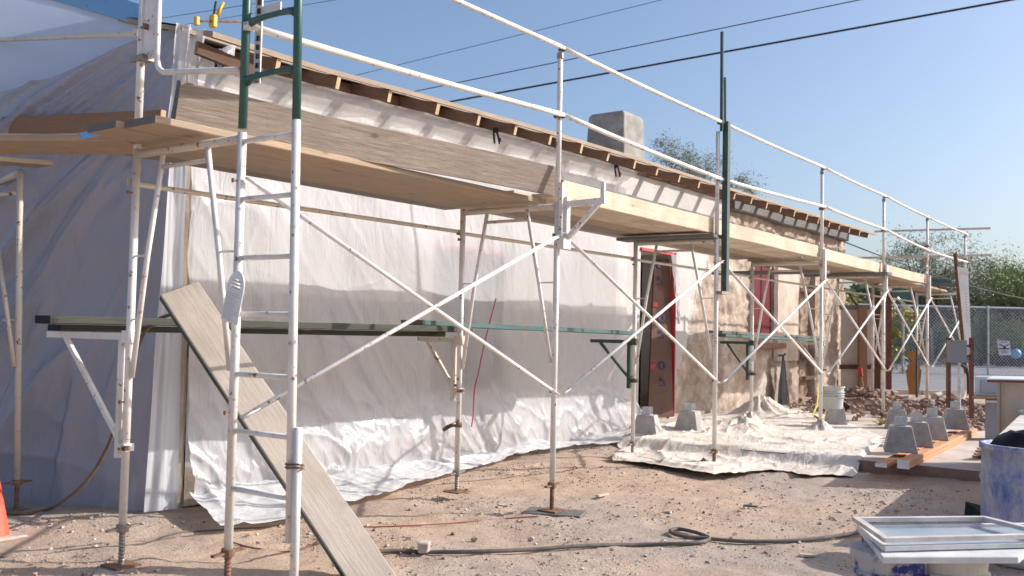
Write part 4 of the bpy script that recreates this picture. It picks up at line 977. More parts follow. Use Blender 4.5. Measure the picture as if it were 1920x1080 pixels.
# ------------------------------------------------------------------ things by the wall
c = AY(D-.12, 1465, 775); t = thing('hanging_cloth', 'black cloth hanging on the adobe wall beside the canvas heap', 'cloth', c)
def cloth(u, v):
    hgt = AY(D-.12, 1463, 667).z-c.z; wv = .03+.27*v**.8; a_ = (u-.5)*2
    return (a_*wv+.02*nz(v*3, 1), -.03*v-.035*math.cos(a_*1.5)*(.3+v)-.02*ridge(u*3, v*.6, 2), hgt*(1-v))
M().grid(cloth, 30, 50).build('fabric', 'black_cloth', t, smooth=True)
hh_ = AY(D-.12, 1463, 667).z-c.z; M().tube([(0, .06, hh_), (0, -.04, hh_+.01), (0, -.06, hh_+.04)], .018, 6).build('hook', 'rusty_steel', t)
c = AY(D-.35, 1478, 773); o = M().tube([c, AY(D-.25, 1476, 745), ], .014, 8).build('pipe_stub', 'rusty_steel', origin=c); tag(o, 'short upright pipe stub in front of the black cloth', 'pipe')
c = AZZ(SLZ+.235, 1562, 766); t = thing('plastic_bucket', 'ribbed grey white bucket on a pier block by the fourth frame', 'bucket', c)
prof = [(0, 0), (.115, 0), (.122, .10), (.125, .13)]
for k in range(3): z = .14+.03*k; prof += [(.126, z), (.140, z+.004), (.140, z+.012), (.127, z+.016)]
prof += [(.130, .26), (.143, .262), (.143, .28), (.128, .28), (.12, .26), (.10, .03), (0, .03)]
M().lathe(prof, 28).build('pail', 'bucket_gray', t, smooth=False)
# yellow strap beside the fourth frame
pts = [AY(.35, *p) for p in ((1538, 600), (1540, 660), (1536, 720), (1532, 760), (1524, 778), (1535, 785), (1545, 780))]
m = M(); 
for a_, b_ in zip(pts, pts[1:]): m.beam(a_, b_, .032, .004, (.3, 1, 0))
tag(m.build('yellow_strap', 'yellow_strap', origin=pts[0]), 'yellow tape hanging behind the fourth frame', 'tape')
# black bag, far side of wall foot
c = AZZ(.28, 1584, 768); o = M().rock(c+Vector((0, 0, .05)), .11, .7).build('dark_bag', 'black_cloth', origin=c); tag(o, 'small dark bag on the ground at the wall end', 'bag')
# porch posts and panels beyond the wall
c = AD(22, 1618, 745); c = AZZ(.28, 1616, 728)
t = thing('beige_panel_wall', 'beige board partition with a dark top rail beyond the wall end', 'partition', AD(19, 1600, 735))
def flat(px0, py0, px1, py1, D_, th, name, mat, par, skew=0.0):
    p00 = AD(D_, px0, py1); p10 = AD(D_+skew, px1, py1); p11 = AD(D_+skew, px1, py0); p01 = AD(D_, px0, py0)
    b = F_*th; b.z = 0; vs = [p00, p10, p11, p01, p00+b, p10+b, p11+b, p01+b]
    m = M().add(vs, [(0, 1, 2, 3), (7, 6, 5, 4), (0, 4, 5, 1), (1, 5, 6, 2), (2, 6, 7, 3), (3, 7, 4, 0)])
    if par is not None: rel(par, m); return m.build(name, mat, par)
    return m.build(name, mat, origin=p00)
flat(1578, 580, 1668, 686, 19, .05, 'panel', 'beige_panel', t); flat(1578, 690, 1668, 742, 19, .05, 'panel', 'beige_panel', t)
flat(1576, 572, 1670, 580, 18.95, .08, 'rail', 'gray_wood', t); flat(1576, 684, 1670, 692, 18.95, .08, 'rail', 'dark_wood', t)
for a_, b_, y0_, y1_, Dp, mt, nm in ((1612, 1626, 575, 735, 18.8, 'brown_board', 'broad brown post before the beige partition'), (1641, 1651, 545, 770, 17.6, 'dark_wood', 'dark post hidden behind the fifth frame'), (1666, 1672, 545, 765, 17.2, 'rust_post', 'thin rusty post right of the fifth frame')):
    o = flat(a_, y0_, b_, y1_, Dp, .12, 'timber_post', mt, None); tag(o, nm, 'post', 'posts beyond the wall end')
o = flat(1616, 700, 1628, 745, 18.2, .05, 'red_tool', 'red_ink', None); 
bpy.data.objects.remove(o)
t = thing('shovel', 'shovel with a red grip leaning on the brown post', 'shovel', AD(18.2, 1622, 742))
o = rel(t, M().tube([AD(18.2, 1621, 742), AD(18.3, 1614, 705)], .02, 8)).build('shaft', 'brown_board', t)
o = rel(t, M().tube([AD(18.3, 1614, 705), AD(18.3, 1612, 690)], .05, 8)).build('grip', 'red_tape', t)
m = M(); pts = [AD(19, *p) for p in ((1592, 548), (1598, 560), (1604, 568), (1612, 575))]; m.tube(pts, .03, 8)
tag(m.build('bent_branch', 'bark', origin=pts[0]), 'crooked branch above the beige partition', 'branch')
# far braces
m = M(); m.tube([AD(19, 1682, 558), AD(19, 1712, 585)], .025, 8); tag(m.build('prop_pole', 'galvanized', origin=AD(19, 1682, 558)), 'short shiny pole slanting behind the sixth frame', 'pole')
t = thing('teal_board', 'teal painted board under the far platform', 'board', AD(19.5, 1700, 540)); flat(1676, 540, 1722, 562, 19.5, .05, 'face', 'teal_paint', t); flat(1714, 552, 1719, 600, 19.45, .05, 'leg', 'gray_wood', t)
# far cross tubes
for (a_, b_, X_, nm) in (((1640, 434), (1858, 428), 17.1, 'upper'), ((1598, 484), (1860, 478), 17.1, 'lower')):
    p0 = AX(X_, *a_); p1 = AX(X_, *b_); m = M(); m.tube([p0, p1], .022, 8); tag(m.build('end_rail', 'cream_paint', origin=p0), nm+' long tube crossing the far end and sticking out right', 'guard rail', 'end rails at the far platform')
for (a_, b_, X_, nm) in (((1742, 526), (1785, 528), 17.3, 'dark teal'), ((1745, 533), (1815, 535), 16.9, 'brown')):
    p0 = AX(X_, *a_); p1 = AX(X_, *b_); board('end_toe_board', p0, p1, .04, .07, 'gray_wood' if nm == 'brown' else 'teal_paint', nm+' board closing the far platform end', 'plank')
# ------------------------------------------------------------------ rubble
m = M()
def heap(px, py, D_, w_, d_, h_, n, rmin, rmax):
    c = AD(D_, px, py)
    for k in range(n):
        a_ = random.gauss(0, .45); b_ = random.gauss(0, .45); rr = random.uniform(rmin, rmax)
        z = h_*math.exp(-(a_*a_+b_*b_)*2)*random.uniform(.2, 1)
        p = c+R_*a_*w_+Vector((F_.x, F_.y, 0))*b_*d_; m.rock((p.x, p.y, gz(p.x, p.y)+z), rr, .75)
heap(1700, 768, 14.8, 1.7, 1.8, .14, 620, .02, .075); heap(1620, 745, 17, .8, 1.2, .25, 150, .05, .12); heap(1780, 775, 15, 1.3, 1.3, .20, 260, .03, .09); heap(1830, 800, 13, .8, .9, .08, 220, .02, .06)
heap(1860, 655, 40, 6, 1.5, .3, 60, .1, .35)
tag(m.build('rubble', 'rock'), 'broken reddish rubble heaped beyond the wall end', 'rubble', kind='stuff')
for px, py, D_, r, nm in ((1755, 742, 16, .14, 'pale angular rock on the rubble beside the wooden cutout'), (1590, 738, 17.5, .22, 'big brown rock at the foot of the beige partition'), (1612, 742, 17, .18, 'round brown rock beside the shovel'), (1672, 738, 17.2, .16, 'reddish rock behind the fifth frame'), (1793, 742, 17, .22, 'tan rock under the meter box')):
    c = AD(D_, px, py); o = M().rock((0, 0, 0), r, .7).build('rock', 'rock_pale' if 'pale' in nm or 'tan' in nm else 'rock', origin=None, mw=Matrix.Translation(c)); tag(o, nm, 'rock')
# ------------------------------------------------------------------ cutout, meter, signs
c = AD(15.8, 1713, 742); t = thing('wooden_cutout', 'ornate orange plywood finial cutout standing on the rubble', 'cutout', c)
prof = [(1706, 740), (1702, 715), (1700, 695), (1703, 690), (1702, 684), (1711, 682), (1711, 678), (1706, 672), (1705, 665), (1709, 659), (1714, 657)]
right = [(2*1714-x, y) for x, y in prof[::-1][1:]]
pts = [AD(15.8, *p) for p in prof+right]; b = Vector((F_.x, F_.y, 0))*.03; n = len(pts)
m = M().add(pts+[p+b for p in pts], [tuple(range(n)), tuple(range(2*n-1, n-1, -1))]+[(i, (i+1) % n, (i+1) % n+n, i+n) for i in range(n)])
rel(t, m).build('panel', 'orange_ply', t)
rel(t, M().tube([AD(15.7, 1719, 745), AD(15.7, 1719, 640)], .018, 6)).build('stake', 'dark_green_paint', t)
t = thing('meter_box', 'grey electrical meter box on rusty steel posts', 'electrical box', AD(12.4, 1800, 775))
flat(1784, 638, 1813, 680, 12.3, .14, 'cabinet', 'meter_gray', t)
for a_, b_, y0_, y1_ in ((1777, 1783, 633, 772), (1820, 1826, 633, 785)): flat(a_, y0_, b_, y1_, 12.45, .05, 'post', 'rust_post', t)
for y0_, y1_ in ((646, 651), (665, 670)): flat(1813, y0_, 1820, y1_, 12.47, .03, 'crossbar', 'rust_post', t)
rel(t, M().tube([AD(12.4, 1798, 680), AD(12.4, 1799, 775)], .018, 8)).build('conduit', 'galvanized', t)
m = M(); m.tube([AD(12.4, 1803, 685), AD(12.4, 1812, 690), AD(12.4, 1815, 705), AD(12.4, 1816, 738)], .02, 8); rel(t, m).build('cable', 'black_plastic', t)
flat(1813, 652, 1820, 664, 12.46, .02, 'tag_plate', 'rock_pale', t)
# height gauge board
t = thing('gauge_board', 'tall white board with a faint red thermometer scale beside the far scaffold', 'sign', AD(13.5, 1805, 700))
pts = [AD(13.5, 1796, 500), AD(13.5, 1815, 503), AD(13.5, 1822, 668), AD(13.5, 1813, 668)]; b = Vector((F_.x, F_.y, 0))*.02
m = M().add(pts+[p+b for p in pts], [(0, 1, 2, 3), (7, 6, 5, 4), (0, 4, 5, 1), (1, 5, 6, 2), (2, 6, 7, 3), (3, 7, 4, 0)]); rel(t, m).build('board', 'white_plastic', t)
m = M()
for k in range(11): m.quad(AD(13.48, 1808.5+k*.35, 550+k*5.2), AD(13.48, 1812.5+k*.35, 550+k*5.2), AD(13.48, 1812.5+k*.35, 551.5+k*5.2), AD(13.48, 1808.5+k*.35, 551.5+k*5.2))
for r0_ in (4, 7):
    for k in range(8):
        a0_, a1_ = math.pi*k/8, math.pi*(k+1)/8
        m.quad(*[AD(13.48, 1806+rr*math.cos(aa), 517-rr*math.sin(aa)) for aa, rr in ((a0_, r0_), (a1_, r0_), (a1_, r0_+1), (a0_, r0_+1))])
rel(t, m).build('scale_marks', 'red_ink', t)
rel(t, M().tube([AD(13.6, 1791, 475), AD(13.6, 1810, 690), AD(13.6, 1812, 700)], .028, 8)).build('stake', 'rust_post', t)
# ------------------------------------------------------------------ road, kerb, fence
m = M()
def rp_(D_, px):
    p = AD(D_, px, 650); return Vector((p.x, p.y, 0))
zro = lambda p, e: (p.x, p.y, gz(p.x, p.y)+e)
A_, B2, C_, D2 = rp_(19.5, 1400), rp_(19.5, 2500), rp_(75, 3000), rp_(75, 800)
m.grid(lambda u, v: zro(A_.lerp(B2, u).lerp(D2.lerp(C_, u), v), .045+.05*v), 20, 30)
tag(m.build('road', 'asphalt'), kind='structure')
for D_, nm, e, w_ in ((19.3, 'near', .10, .15), (38, 'far', .16, .25)):
    m = M(); a_, b_ = rp_(D_, 1300), rp_(D_+.5, 2700); n = 30
    for k in range(n):
        p = a_.lerp(b_, k/n); q = a_.lerp(b_, (k+1)/n-.002); p.z = gz(p.x, p.y)+.04; q.z = gz(q.x, q.y)+.04; m.beam(p, q, w_, e)
    tag(m.build('kerb', 'kerb'), kind='structure')
# fence
fa, fb = rp_(30, 1560), rp_(30.5, 2250)
t = thing('chain_link_fence', 'galvanised chain link fence along the road', 'fence', (fa.x, fa.y, .3)); fl = (fb-fa).length; fd = (fb-fa).normalized(); ZF = .30; HF = 2.12
P = lambda s, z: fa+fd*s+Vector((0, 0, ZF+z))
m = M(); sp = .105; k = -HF
def wl(m, s0, z0, s1, z1):
    m.beam(P(s0, z0), P(s1, z1), .006, .006, (0, .3, 1)) if abs(s1-s0) > .01 else None
s = -HF
while s < fl:
    a0_, b0_ = max(s, 0), min(s+HF, fl)
    if b0_ > a0_+.02: wl(m, a0_, a0_-s, b0_, b0_-s); wl(m, a0_, HF-(a0_-s), b0_, HF-(b0_-s))
    s += sp
rel(t, m).build('mesh', 'galvanized', t)
rel(t, M().tube([P(0, HF), P(fl, HF)], .03, 8)).build('top_rail', 'galvanized', t)
s = .0
for s in [(rp_(30.2, px)-fa).length for px in (1664, 1690, 1853, 2080)]:
    rel(t, M().tube([P(s, -.1), P(s, HF+.06)], .03 if s > 3 else .04, 8)).build('fence_post', 'galvanized', t)
t2 = thing('notice_sign', 'white notice with a dark crossed emblem wired on the fence', 'sign', AD(29.7, 1884, 668))
pts = [AD(29.7, *p) for p in ((1870, 639), (1893, 639), (1896, 666), (1874, 666))]; b = Vector((F_.x, F_.y, 0))*.02
rel(t2, M().add(pts+[p+b for p in pts], [(0, 1, 2, 3), (7, 6, 5, 4), (0, 4, 5, 1), (1, 5, 6, 2), (2, 6, 7, 3), (3, 7, 4, 0)])).build('board', 'white_plastic', t2)
m = M()
for q in (((1873, 644), (1884, 649), (1884, 651), (1873, 646)), ((1892, 644), (1884, 649), (1884, 651), (1892, 646)), ((1882, 649), (1885, 649), (1886, 653), (1881, 653)), ((1873, 653), (1893, 653), (1893, 655), (1873, 655))): m.quad(*[AD(29.65, *p) for p in q])
for yy in (641, 658, 661): m.quad(*[AD(29.65, *p) for p in ((1877, yy), (1889, yy), (1889, yy+1), (1877, yy+1))])
rel(t2, m).build('emblem', 'blue_ink', t2)
rel(t2, M().quad(*[AD(29.64, *p) for p in ((1869, 635), (1877, 637), (1879, 640), (1870, 640))])).build('torn_corner', 'red_ink', t2)
# ------------------------------------------------------------------ trees and shrubs
def crown(m, c, rad, n, leaf, flat_=.8, seed=0):
    rnd = random.Random(seed); clumps = []
    for k in range(max(6, int(n/160))):
        d_ = Vector((rnd.gauss(0, 1), rnd.gauss(0, 1), rnd.gauss(0, 1))).normalized()*rnd.uniform(.25, 1.0)
        clumps.append((Vector(c)+Vector((d_.x*rad, d_.y*rad, d_.z*rad*flat_)), rad*rnd.uniform(.12, .32)))
    for k in range(n):
        cc, cr = rnd.choice(clumps); d_ = Vector((rnd.gauss(0, .55), rnd.gauss(0, .55), rnd.gauss(0, .45)))*cr
        p = cc+d_; a_ = Vector((rnd.gauss(0, 1), rnd.gauss(0, 1), rnd.gauss(0, 1))).normalized(); b_ = a_.orthogonal().normalized(); l_ = leaf*rnd.uniform(.6, 1.4)
        m.add([p-a_*l_, p+b_*l_*.35, p+a_*l_, p-b_*l_*.35], [(0, 1, 2, 3)])
    return clumps
def tree(px, py_base, D_, h_, rad, n, leaf, mat, label, seed, name='mesquite_tree', flat_=.75, group='trees beyond the yard'):
    b_ = AD(D_, px, py_base); b_.z = gz(b_.x, b_.y); t = thing(name, label, 'tree', b_, 0, group); rnd = random.Random(seed)
    m = M(); cl = crown(m, (0, 0, h_-rad*flat_), rad, n, leaf, flat_, seed); m.build('crown', mat, t)
    m = M(); fk = Vector((rnd.uniform(-.2, .2), rnd.uniform(-.2, .2), h_*.28)); r0 = h_*.028
    m.tube([(0, 0, -.1), fk*.5+Vector((.05, 0, 0)), fk], r0, 8, True, [r0*1.3, r0, r0*.9])
    for cc, cr in cl:
        md = fk.lerp(cc, .5)+Vector((rnd.gauss(0, .1), rnd.gauss(0, .1), rnd.uniform(-.1, .25)))*rad*.5
        m.tube([fk, fk.lerp(md, .5)+Vector((rnd.gauss(0, .05), rnd.gauss(0, .05), 0))*rad, md, md.lerp(cc, .8)], .02, 5, False, [r0*.40, r0*.26, r0*.14, r0*.04])
    m.build('trunk', 'bark', t); return t
tree(1742, 660, 40, 5.6, 2.3, 11000, .055, 'leaf_mesquite', 'thin crowned mesquite with bare dark limbs behind the sixth frame', 11, flat_=.8)
tree(1800, 660, 44, 5.0, 2.0, 9000, .055, 'leaf_mesquite', 'sparse mesquite behind the white gauge board', 12)
tree(1900, 660, 46, 5.6, 2.6, 12000, .065, 'leaf_green', 'bright green feathery tree at the right edge', 13)
tree(1965, 660, 42, 5.2, 2.4, 9000, .065, 'leaf_green', 'green tree cut off by the right edge', 14)
tree(1690, 660, 50, 4.6, 2.0, 4000, .085, 'leaf_dark', 'dark low tree behind the fifth frame', 15)
tree(1850, 660, 52, 4.6, 2.6, 6000, .09, 'leaf_dark', 'dark rounded tree above the fence between two brighter ones', 16)
tree(1262, 600, 26, 6.7, 1.1, 3000, .036, 'leaf_mesquite', 'wispy mesquite top showing right of the chimney', 17)
tree(1310, 600, 27, 6.45, 1.15, 3400, .036, 'leaf_mesquite', 'feathery treetop above the roof left of the tall green post', 18)
tree(1385, 600, 34, 7.1, 1.3, 3200, .040, 'leaf_mesquite', 'low treetop above the roof right of the tall green post', 19)
sh = [(1620, 4.6, 'leaf_yellow', 'yellow green bush seen over the beige partition'), (1660, 2.6, 'leaf_green', 'green bush behind the fifth frame'), (1705, 2.4, 'leaf_yellow', 'yellowish bush behind the sixth frame'), (1745, 2.3, 'leaf_dark', 'dark bush beyond the fence left of the meter box'), (1785, 2.2, 'leaf_yellow', 'golden dry bush behind the meter box'), (1835, 2.5, 'leaf_yellow', 'golden bush left of the fence notice'), (1875, 2.4, 'leaf_green', 'green bush behind the fence notice'), (1915, 2.6, 'leaf_yellow', 'yellow bush at the right edge beyond the fence')]
for i, (px, h_, mt, lb) in enumerate(sh):
    b_ = AD(42+(i % 3)*1.6, px, 660); b_.z = gz(b_.x, b_.y); t = thing('desert_shrub', lb, 'shrub', b_, 0, 'shrubs beyond the fence'); r_ = h_*.62
    if i == 0: b_ = AD(30, px, 660); b_.z = .3; t.location = b_; h_ = 3.4; r_ = 1.5
    m = M(); cl = crown(m, (0, 0, h_*.48), r_, 4200, .07, .72, 40+i)
    for q in range(900):
        a_ = random.uniform(0, 6.28); rr = random.uniform(0, r_*.9); p = Vector((math.cos(a_)*rr, math.sin(a_)*rr, random.uniform(0, h_*.4))); d_ = Vector((random.gauss(0, 1), random.gauss(0, 1), 1)).normalized(); s_ = d_.orthogonal().normalized()
        m.add([p, p+d_*.1+s_*.03, p+d_*.2, p+d_*.1-s_*.03], [(0, 1, 2, 3)])
    m.build('foliage', mt, t)
    m = M(); [m.tube([(0, 0, 0), cc*.5+Vector((0, 0, -.1)), cc], .02, 5, False, [.05, .03, .012]) for cc, _ in cl[:14]]; m.build('stems', 'bark', t)
m = M()
for k in range(9000):                      # mass of foliage closing the view
    u = random.random(); D_ = random.uniform(55, 62); p = AD(D_, 1500+1500*u, 640); top_ = 4.2+1.6*fbm(u*14, 3, 1)+.6*nz(u*50, 1); z = top_*random.random()**.7
    a_ = Vector((random.gauss(0, 1), random.gauss(0, 1), random.gauss(0, 1))).normalized(); b_ = a_.orthogonal().normalized(); l_ = .38
    q = Vector((p.x, p.y, .3+z)); m.add([q-a_*l_, q+b_*l_*.6, q+a_*l_, q-b_*l_*.6], [(0, 1, 2, 3)])
tag(m.build('far_thicket', 'leaf_dark'), 'continuous dark green thicket far beyond the road', 'thicket', kind='stuff')
for px, py, lb, s_ in ((1868, 668, 'dark spiky agave below the fence notice', .55), (1905, 668, 'dark agave at the right edge beyond the fence', .75), (1833, 668, 'small round dark agave left of the fence notice', .3)):
    b_ = AD(39, px, py); b_.z = gz(b_.x, b_.y)+.1; t = thing('agave_plant', lb, 'plant', b_, 0, 'agaves by the road'); m = M()
    for k in range(90):
        a_ = random.uniform(0, 6.28); e_ = random.uniform(.15, 1.3); d_ = Vector((math.cos(a_)*math.cos(e_), math.sin(a_)*math.cos(e_), math.sin(e_))); sd_ = Vector((-math.sin(a_), math.cos(a_), 0)); l_ = s_*random.uniform(.7, 1.1)*1.5
        m.add([sd_*.07, d_*l_, -sd_*.07, d_*l_*.4+Vector((0, 0, -.05))], [(0, 1, 3), (3, 1, 2), (0, 3, 2)])
    m.build('leaves', 'leaf_agave', t)
c = AD(38, 1905, 663); m = M(); m.lathe([(0, -.2), (.14, -.14), (.2, 0), (.14, .14), (0, .2)], 14, (0, 0, 0)); o = m.build('blue_ball', 'blue_fascia', mw=Matrix.Translation(c), smooth=True); tag(o, 'small shiny blue ball among the dark agaves', 'ball')
# weeds at fifth frame
m = M(); c = AZZ(SLZ, 1650, 797)
for k in range(60):
    a_ = random.uniform(0, 6.28); d_ = Vector((math.cos(a_)*.12, math.sin(a_)*.12, random.uniform(.03, .12))); m.add([(0, 0, 0), tuple(d_*.6+Vector((.01, .01, .01))), tuple(d_)], [(0, 1, 2)])
tag(m.build('weed_tuft', 'leaf_yellow', origin=None, mw=Matrix.Translation(c)), 'dry weed tuft growing at the foot of the fifth frame', 'weed')
# ------------------------------------------------------------------ overhead wires
def wire(name, a_, Da, b_, Db, r, label, sag=0):
    p = AD(Da, *a_); q = AD(Db, *b_); n = 16; m = M(); m.tube([p.lerp(q, k/n)-Vector((0, 0, sag*4*(k/n)*(1-k/n))) for k in range(n+1)], r, 6)
    tag(m.build('power_line', 'wire', origin=p), label, 'cable', 'overhead lines')
wire('w', (600, 235), 40, (1960, -12), 30, .035, 'thick black overhead cable crossing the sky')
wire('w', (600, 208), 42, (1960, -72), 32, .019, 'medium black overhead wire above the thick cable')
wire('w', (300, 232), 44, (1960, -178), 34, .012, 'faint highest overhead wire')
wire('w', (-10, 72), 30, (520, -82), 28, .008, 'thin wire at top left, uppermost')
wire('w', (-10, 83), 31, (700, -28), 29, .009, 'thin wire passing behind the yellow clamp')
wire('w', (-10, 105), 31, (700, -12), 29, .008, 'lowest thin wire behind the green ladder')
wire('w', (1550, 440), 18, (2000, 570), 34, .013, 'service cable drooping from the wall end to the right', .25)
# ------------------------------------------------------------------ cabinet and right foreground
t = thing('workshop_cabinet', 'beige cabinet with an overhanging white top near the right edge', 'cabinet', (6.55, -2.95, SLZ))
ta = AD(8.4, 1850, 713); R0 = Vector((R_.x, R_.y, 0)).normalized(); Fh = Vector((F_.x, F_.y, 0)).normalized(); zt = ta.z
FV = Vector((math.cos(YAW-.52), math.sin(YAW-.52), 0))
def obox(par, name, mat, o, dr, df, z0, z1, bev=.004, Fh=FV):
    o = Vector(o); a_ = [o, o+R0*dr, o+R0*dr+Fh*df, o+Fh*df]
    vs = [Vector((p.x, p.y, z)) for z in (z0, z1) for p in a_]
    m = M().add(vs, [(3, 2, 1, 0), (4, 5, 6, 7), (0, 1, 5, 4), (1, 2, 6, 5), (2, 3, 7, 6), (3, 0, 4, 7)])
    if par is not None: return bevel(rel(par, m).build(name, mat, par), bev)
    return bevel(m.build(name, mat, origin=o), bev)
ba = AD(8.5, 1869, 713)
obox(t, 'top', 'white_plastic', ta, 1.0, .75, zt-.012, zt+.018)
obox(t, 'top_edge', 'rust_post', ta-Fh*.006, 1.0, .006, zt-.016, zt+.006)
obox(t, 'body', 'cab_paint', ba, .9, .6, SLZ, zt-.014)
obox(t, 'door_frame', 'deck_wood', ba-Fh*.012+R0*.03, .03, .012, SLZ+.1, zt-.03)
k_ = AD(8.42, 1914, 770); m = M().lathe([(0, -.02), (.02, -.015), (.022, .01), (.0, .02)], 10, k_); rel(t, m).build('knob', 'galvanized', t)
# microwave on shelf behind
t = thing('microwave_oven', 'old pale microwave oven on a plank shelf left of the cabinet', 'microwave', AD(11, 1850, 744))
o_ = AD(11, 1828, 742); zt2 = AD(11, 1828, 706).z; obox(t, 'case', 'appliance', o_, .5, .35, o_.z, zt2); obox(t, 'door', 'appliance_door', o_+R0*.06-Fh*.012, .26, .012, o_.z+.03, zt2-.03)
sh_ = obox(None, 'plank_shelf', 'brown_board', AD(10.9, 1822, 745), .55, .45, o_.z-.03, o_.z-.004); tag(sh_, 'plank shelf under the microwave', 'shelf')
t = thing('grey_bin', 'grey plastic bin under the microwave shelf', 'bin', AD(11, 1858, 800)); o_b = AD(11, 1847, 800)
obox(t, 'body', 'meter_gray', Vector((o_b.x, o_b.y, 0)), .30, .35, SLZ, o_.z-.04); obox(t, 'rim', 'appliance', Vector((o_b.x, o_b.y, 0))-Fh*.01-R0*.005, .31, .01, o_.z-.075, o_.z-.045)
for k in range(4):
    q = AD(9.3-.05*k, 1828+3*k, 818-5*k); q = Vector((q.x, q.y, SLZ+.012+.03*k)); board('scrap_board', q, q+R0*.6+Fh*.1, .09, .02, 'lean_plank' if k % 2 else 'brown_board', ['bottom', 'second', 'third', 'top'][k]+' scrap board in the low stack by the cabinet', 'board', 'scrap boards stacked by the cabinet')
# dusty board on a crate behind the drum
t = thing('work_bench', 'dusty board laid flat as a bench behind the blue drum', 'bench', AD(7, 1890, 900))
q = AD(6.2, 1863, 823); q2 = AD(7.6, 1925, 768); zt3 = q.z; q2 = AZZ(zt3, 1915, 775); dd_ = (q2-q); rr_ = Vector((dd_.y, -dd_.x, 0)).normalized()
vs = [q, q+R0*.9, q2+R0*.9, q2]; vs = [Vector((p.x, p.y, zt3)) for p in vs]+[Vector((p.x, p.y, zt3-.03)) for p in vs]
bevel(rel(t, M().add(vs, [(0, 1, 2, 3), (7, 6, 5, 4), (0, 4, 5, 1), (1, 5, 6, 2), (2, 6, 7, 3), (3, 7, 4, 0)])).build('board', 'dusty_board', t), .004)
for e_ in (q+R0*.02+Fh*.1, q+R0*.8+Fh*.1, q2+R0*.1-Fh*.2): rel(t, M().box((e_.x-.02, e_.y-.02, .1), (e_.x+.02, e_.y+.02, zt3-.03))).build('leg', 'white_plastic', t)
# blue drum
dc = AD(5.75, 1938, 900); t = thing('blue_drum', 'paint stained blue plastic drum at the right edge', 'drum', (dc.x, dc.y, G(dc.x, dc.y)))
ztop = AD(5.5, 1900, 842).z-t.location.z
H = ztop; r_ = .285
M().lathe([(0, 0), (r_*.94, 0), (r_, .05), (r_*.985, H*.25), (r_*1.02, H*.28), (r_*.99, H*.31), (r_*.985, H*.66), (r_*1.02, H*.70), (r_*.985, H*.74), (r_*.97, H*.95), (r_*1.02, H*.955), (r_*1.02, H), (r_*.93, H), (r_*.92, H*.5), (0, H*.5)], 40).build('shell', 'blue_drum', t, smooth=True)
m = M(); m.grid(lambda u, v: (math.cos(u*6.283)*(r_*.95*(1-v)+.001), math.sin(u*6.283)*(r_*.95*(1-v)+.001), H-.04+.07*sm(0, .6, v)+.05*ridge(u*5, v*2, 3)*sm(0, .3, v)), 40, 14); o = m.build('dark_sack', 'black_cloth', mw=Matrix.Translation(t.location), smooth=True); tag(o, 'black plastic sack bulging out of the blue drum', 'bag')
c = AZZ(.06, 1838, 985)+Fh*.15; o = M().rock((0, 0, .05), .12, .9).build('dark_sack', 'black_cloth', mw=Matrix.Translation(c+R0*.05)); tag(o, 'dark sack slumped on the ground left of the blue drum', 'bag')
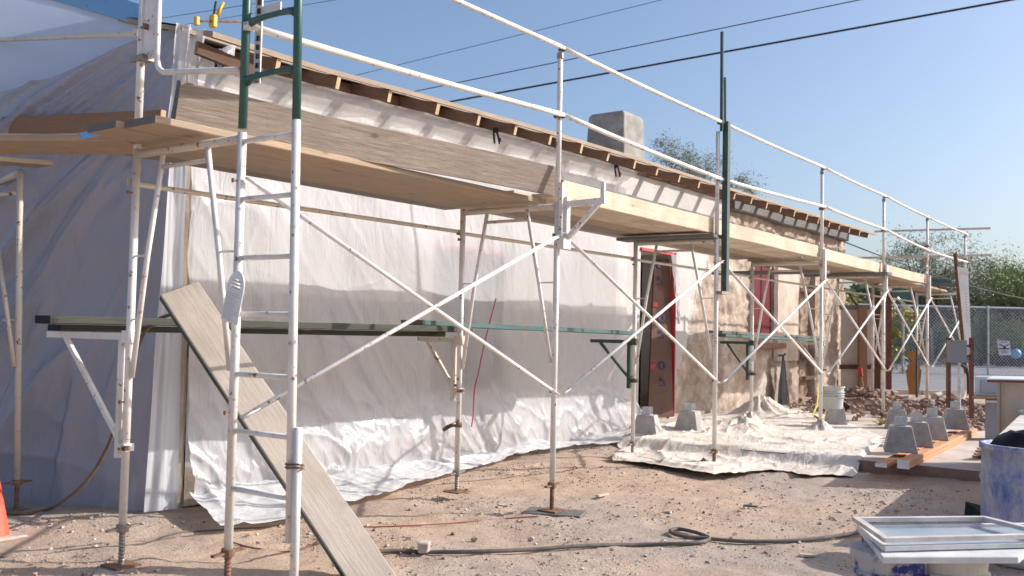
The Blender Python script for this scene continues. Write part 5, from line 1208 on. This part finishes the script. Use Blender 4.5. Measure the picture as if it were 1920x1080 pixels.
# stacked frames on buckets, foreground
ZF0 = .45
fl0, fr0, fr1, fl1 = AZZ(ZF0, 1655, 1044), AZZ(ZF0, 1910, 1044), AZZ(ZF0, 1990, 985), AZZ(ZF0, 1608, 985)
t = thing('sheet_panel', 'white edged flat panel lying on the foreground buckets', 'panel', (fl0+fr1)/2)
vs = [Vector((p.x, p.y, ZF0-.028)) for p in (fl0, fr0, fr1, fl1)]+[Vector((p.x, p.y, ZF0)) for p in (fl0, fr0, fr1, fl1)]
bevel(rel(t, M().add(vs, [(3, 2, 1, 0), (4, 5, 6, 7), (0, 1, 5, 4), (1, 2, 6, 5), (2, 3, 7, 6), (3, 0, 4, 7)])).build('sheet', 'white_sheet', t), .003)
def sframe(z, cor, mat, label, w_=.030, th=.019, pane=None):
    t = thing('screen_frame', label, 'window frame', sum(cor, Vector())/4, 0, 'old frames stacked on the white panel')
    cor = [Vector((p.x, p.y, z)) for p in cor]; nm_ = ['rail', 'rail', 'rail', 'rail']
    for k in range(4):
        a_, b_ = cor[k], cor[(k+1) % 4]; d_ = (b_-a_).normalized()
        rel(t, M().beam(a_-d_*(w_/2 if k % 2 == 0 else -w_/2), b_+d_*(w_/2 if k % 2 == 0 else -w_/2), w_, th)).build('rail', mat, t)
    if pane: 
        rel(t, M().add([(p.x, p.y, z-.004) for p in cor], [(0, 1, 2, 3)])).build('panel', pane, t)
    return t
cz = ZF0+.016
def c4(z, *pp): return [AZZ(z, *p) for p in pp]
sframe(cz, c4(cz, (1662, 1028), (1960, 1020), (1935, 985), (1615, 988)), 'white_sheet', 'lower grey white frame with a sky-tinted panel in it', pane='sky_tint_sheet')
cz2 = cz+.034
sframe(cz2, c4(cz2, (1662, 1012), (1975, 1004), (1845, 972), (1606, 974)), 'dusty_board', 'upper dusty wooden frame on top of the stack')
for px, r0_, mt, lb in ((1697, .155, 'blue_bucket', 'blue bucket smeared with white paint under the left of the panel'), (1815, .155, 'bucket_gray', 'pale grey bucket under the right of the panel')):
    c = AZZ(ZF0-.03, px, 1046)+Fh*.17; g_ = G(c.x, c.y); c = Vector((c.x, c.y, g_)); t = thing('paint_bucket', lb, 'bucket', c, 0, 'buckets propping up the panel'); h_ = ZF0-.029-g_
    M().lathe([(0, 0), (r0_*.84, 0), (r0_*.96, h_*.72), (r0_*1.05, h_*.73), (r0_*1.05, h_*.76), (r0_*.97, h_*.78), (r0_*1.0, h_*.9), (r0_*1.06, h_*.91), (r0_*1.06, h_), (r0_*.9, h_), (0, h_-.002)], 36).build('pail', mt, t, smooth=False)
    m = M(); m.tube([(-r0_*1.03*math.cos(k*.314), -r0_*.2-r0_*.85*math.sin(k*.314), h_*.78-.09*math.sin(k*.314)) for k in range(11)], .003, 5); m.build('handle', 'galvanized', t)
p = AZZ(ZF0, 1618, 990); m = M(); m.tube([p+Vector((0, 0, .0)), p+Vector((.0, .0, -.14)), p+Vector((.01, 0, -.27))], .005, 5)
for k in range(9): m.tube([p+Vector((-.008, 0, -.03*k)), p+Vector((.01, .0, -.03*k-.015))], .006, 5)
tag(m.build('hanging_chain', 'rusty_steel', origin=p), 'short chain dangling from the corner of the white panel', 'chain')
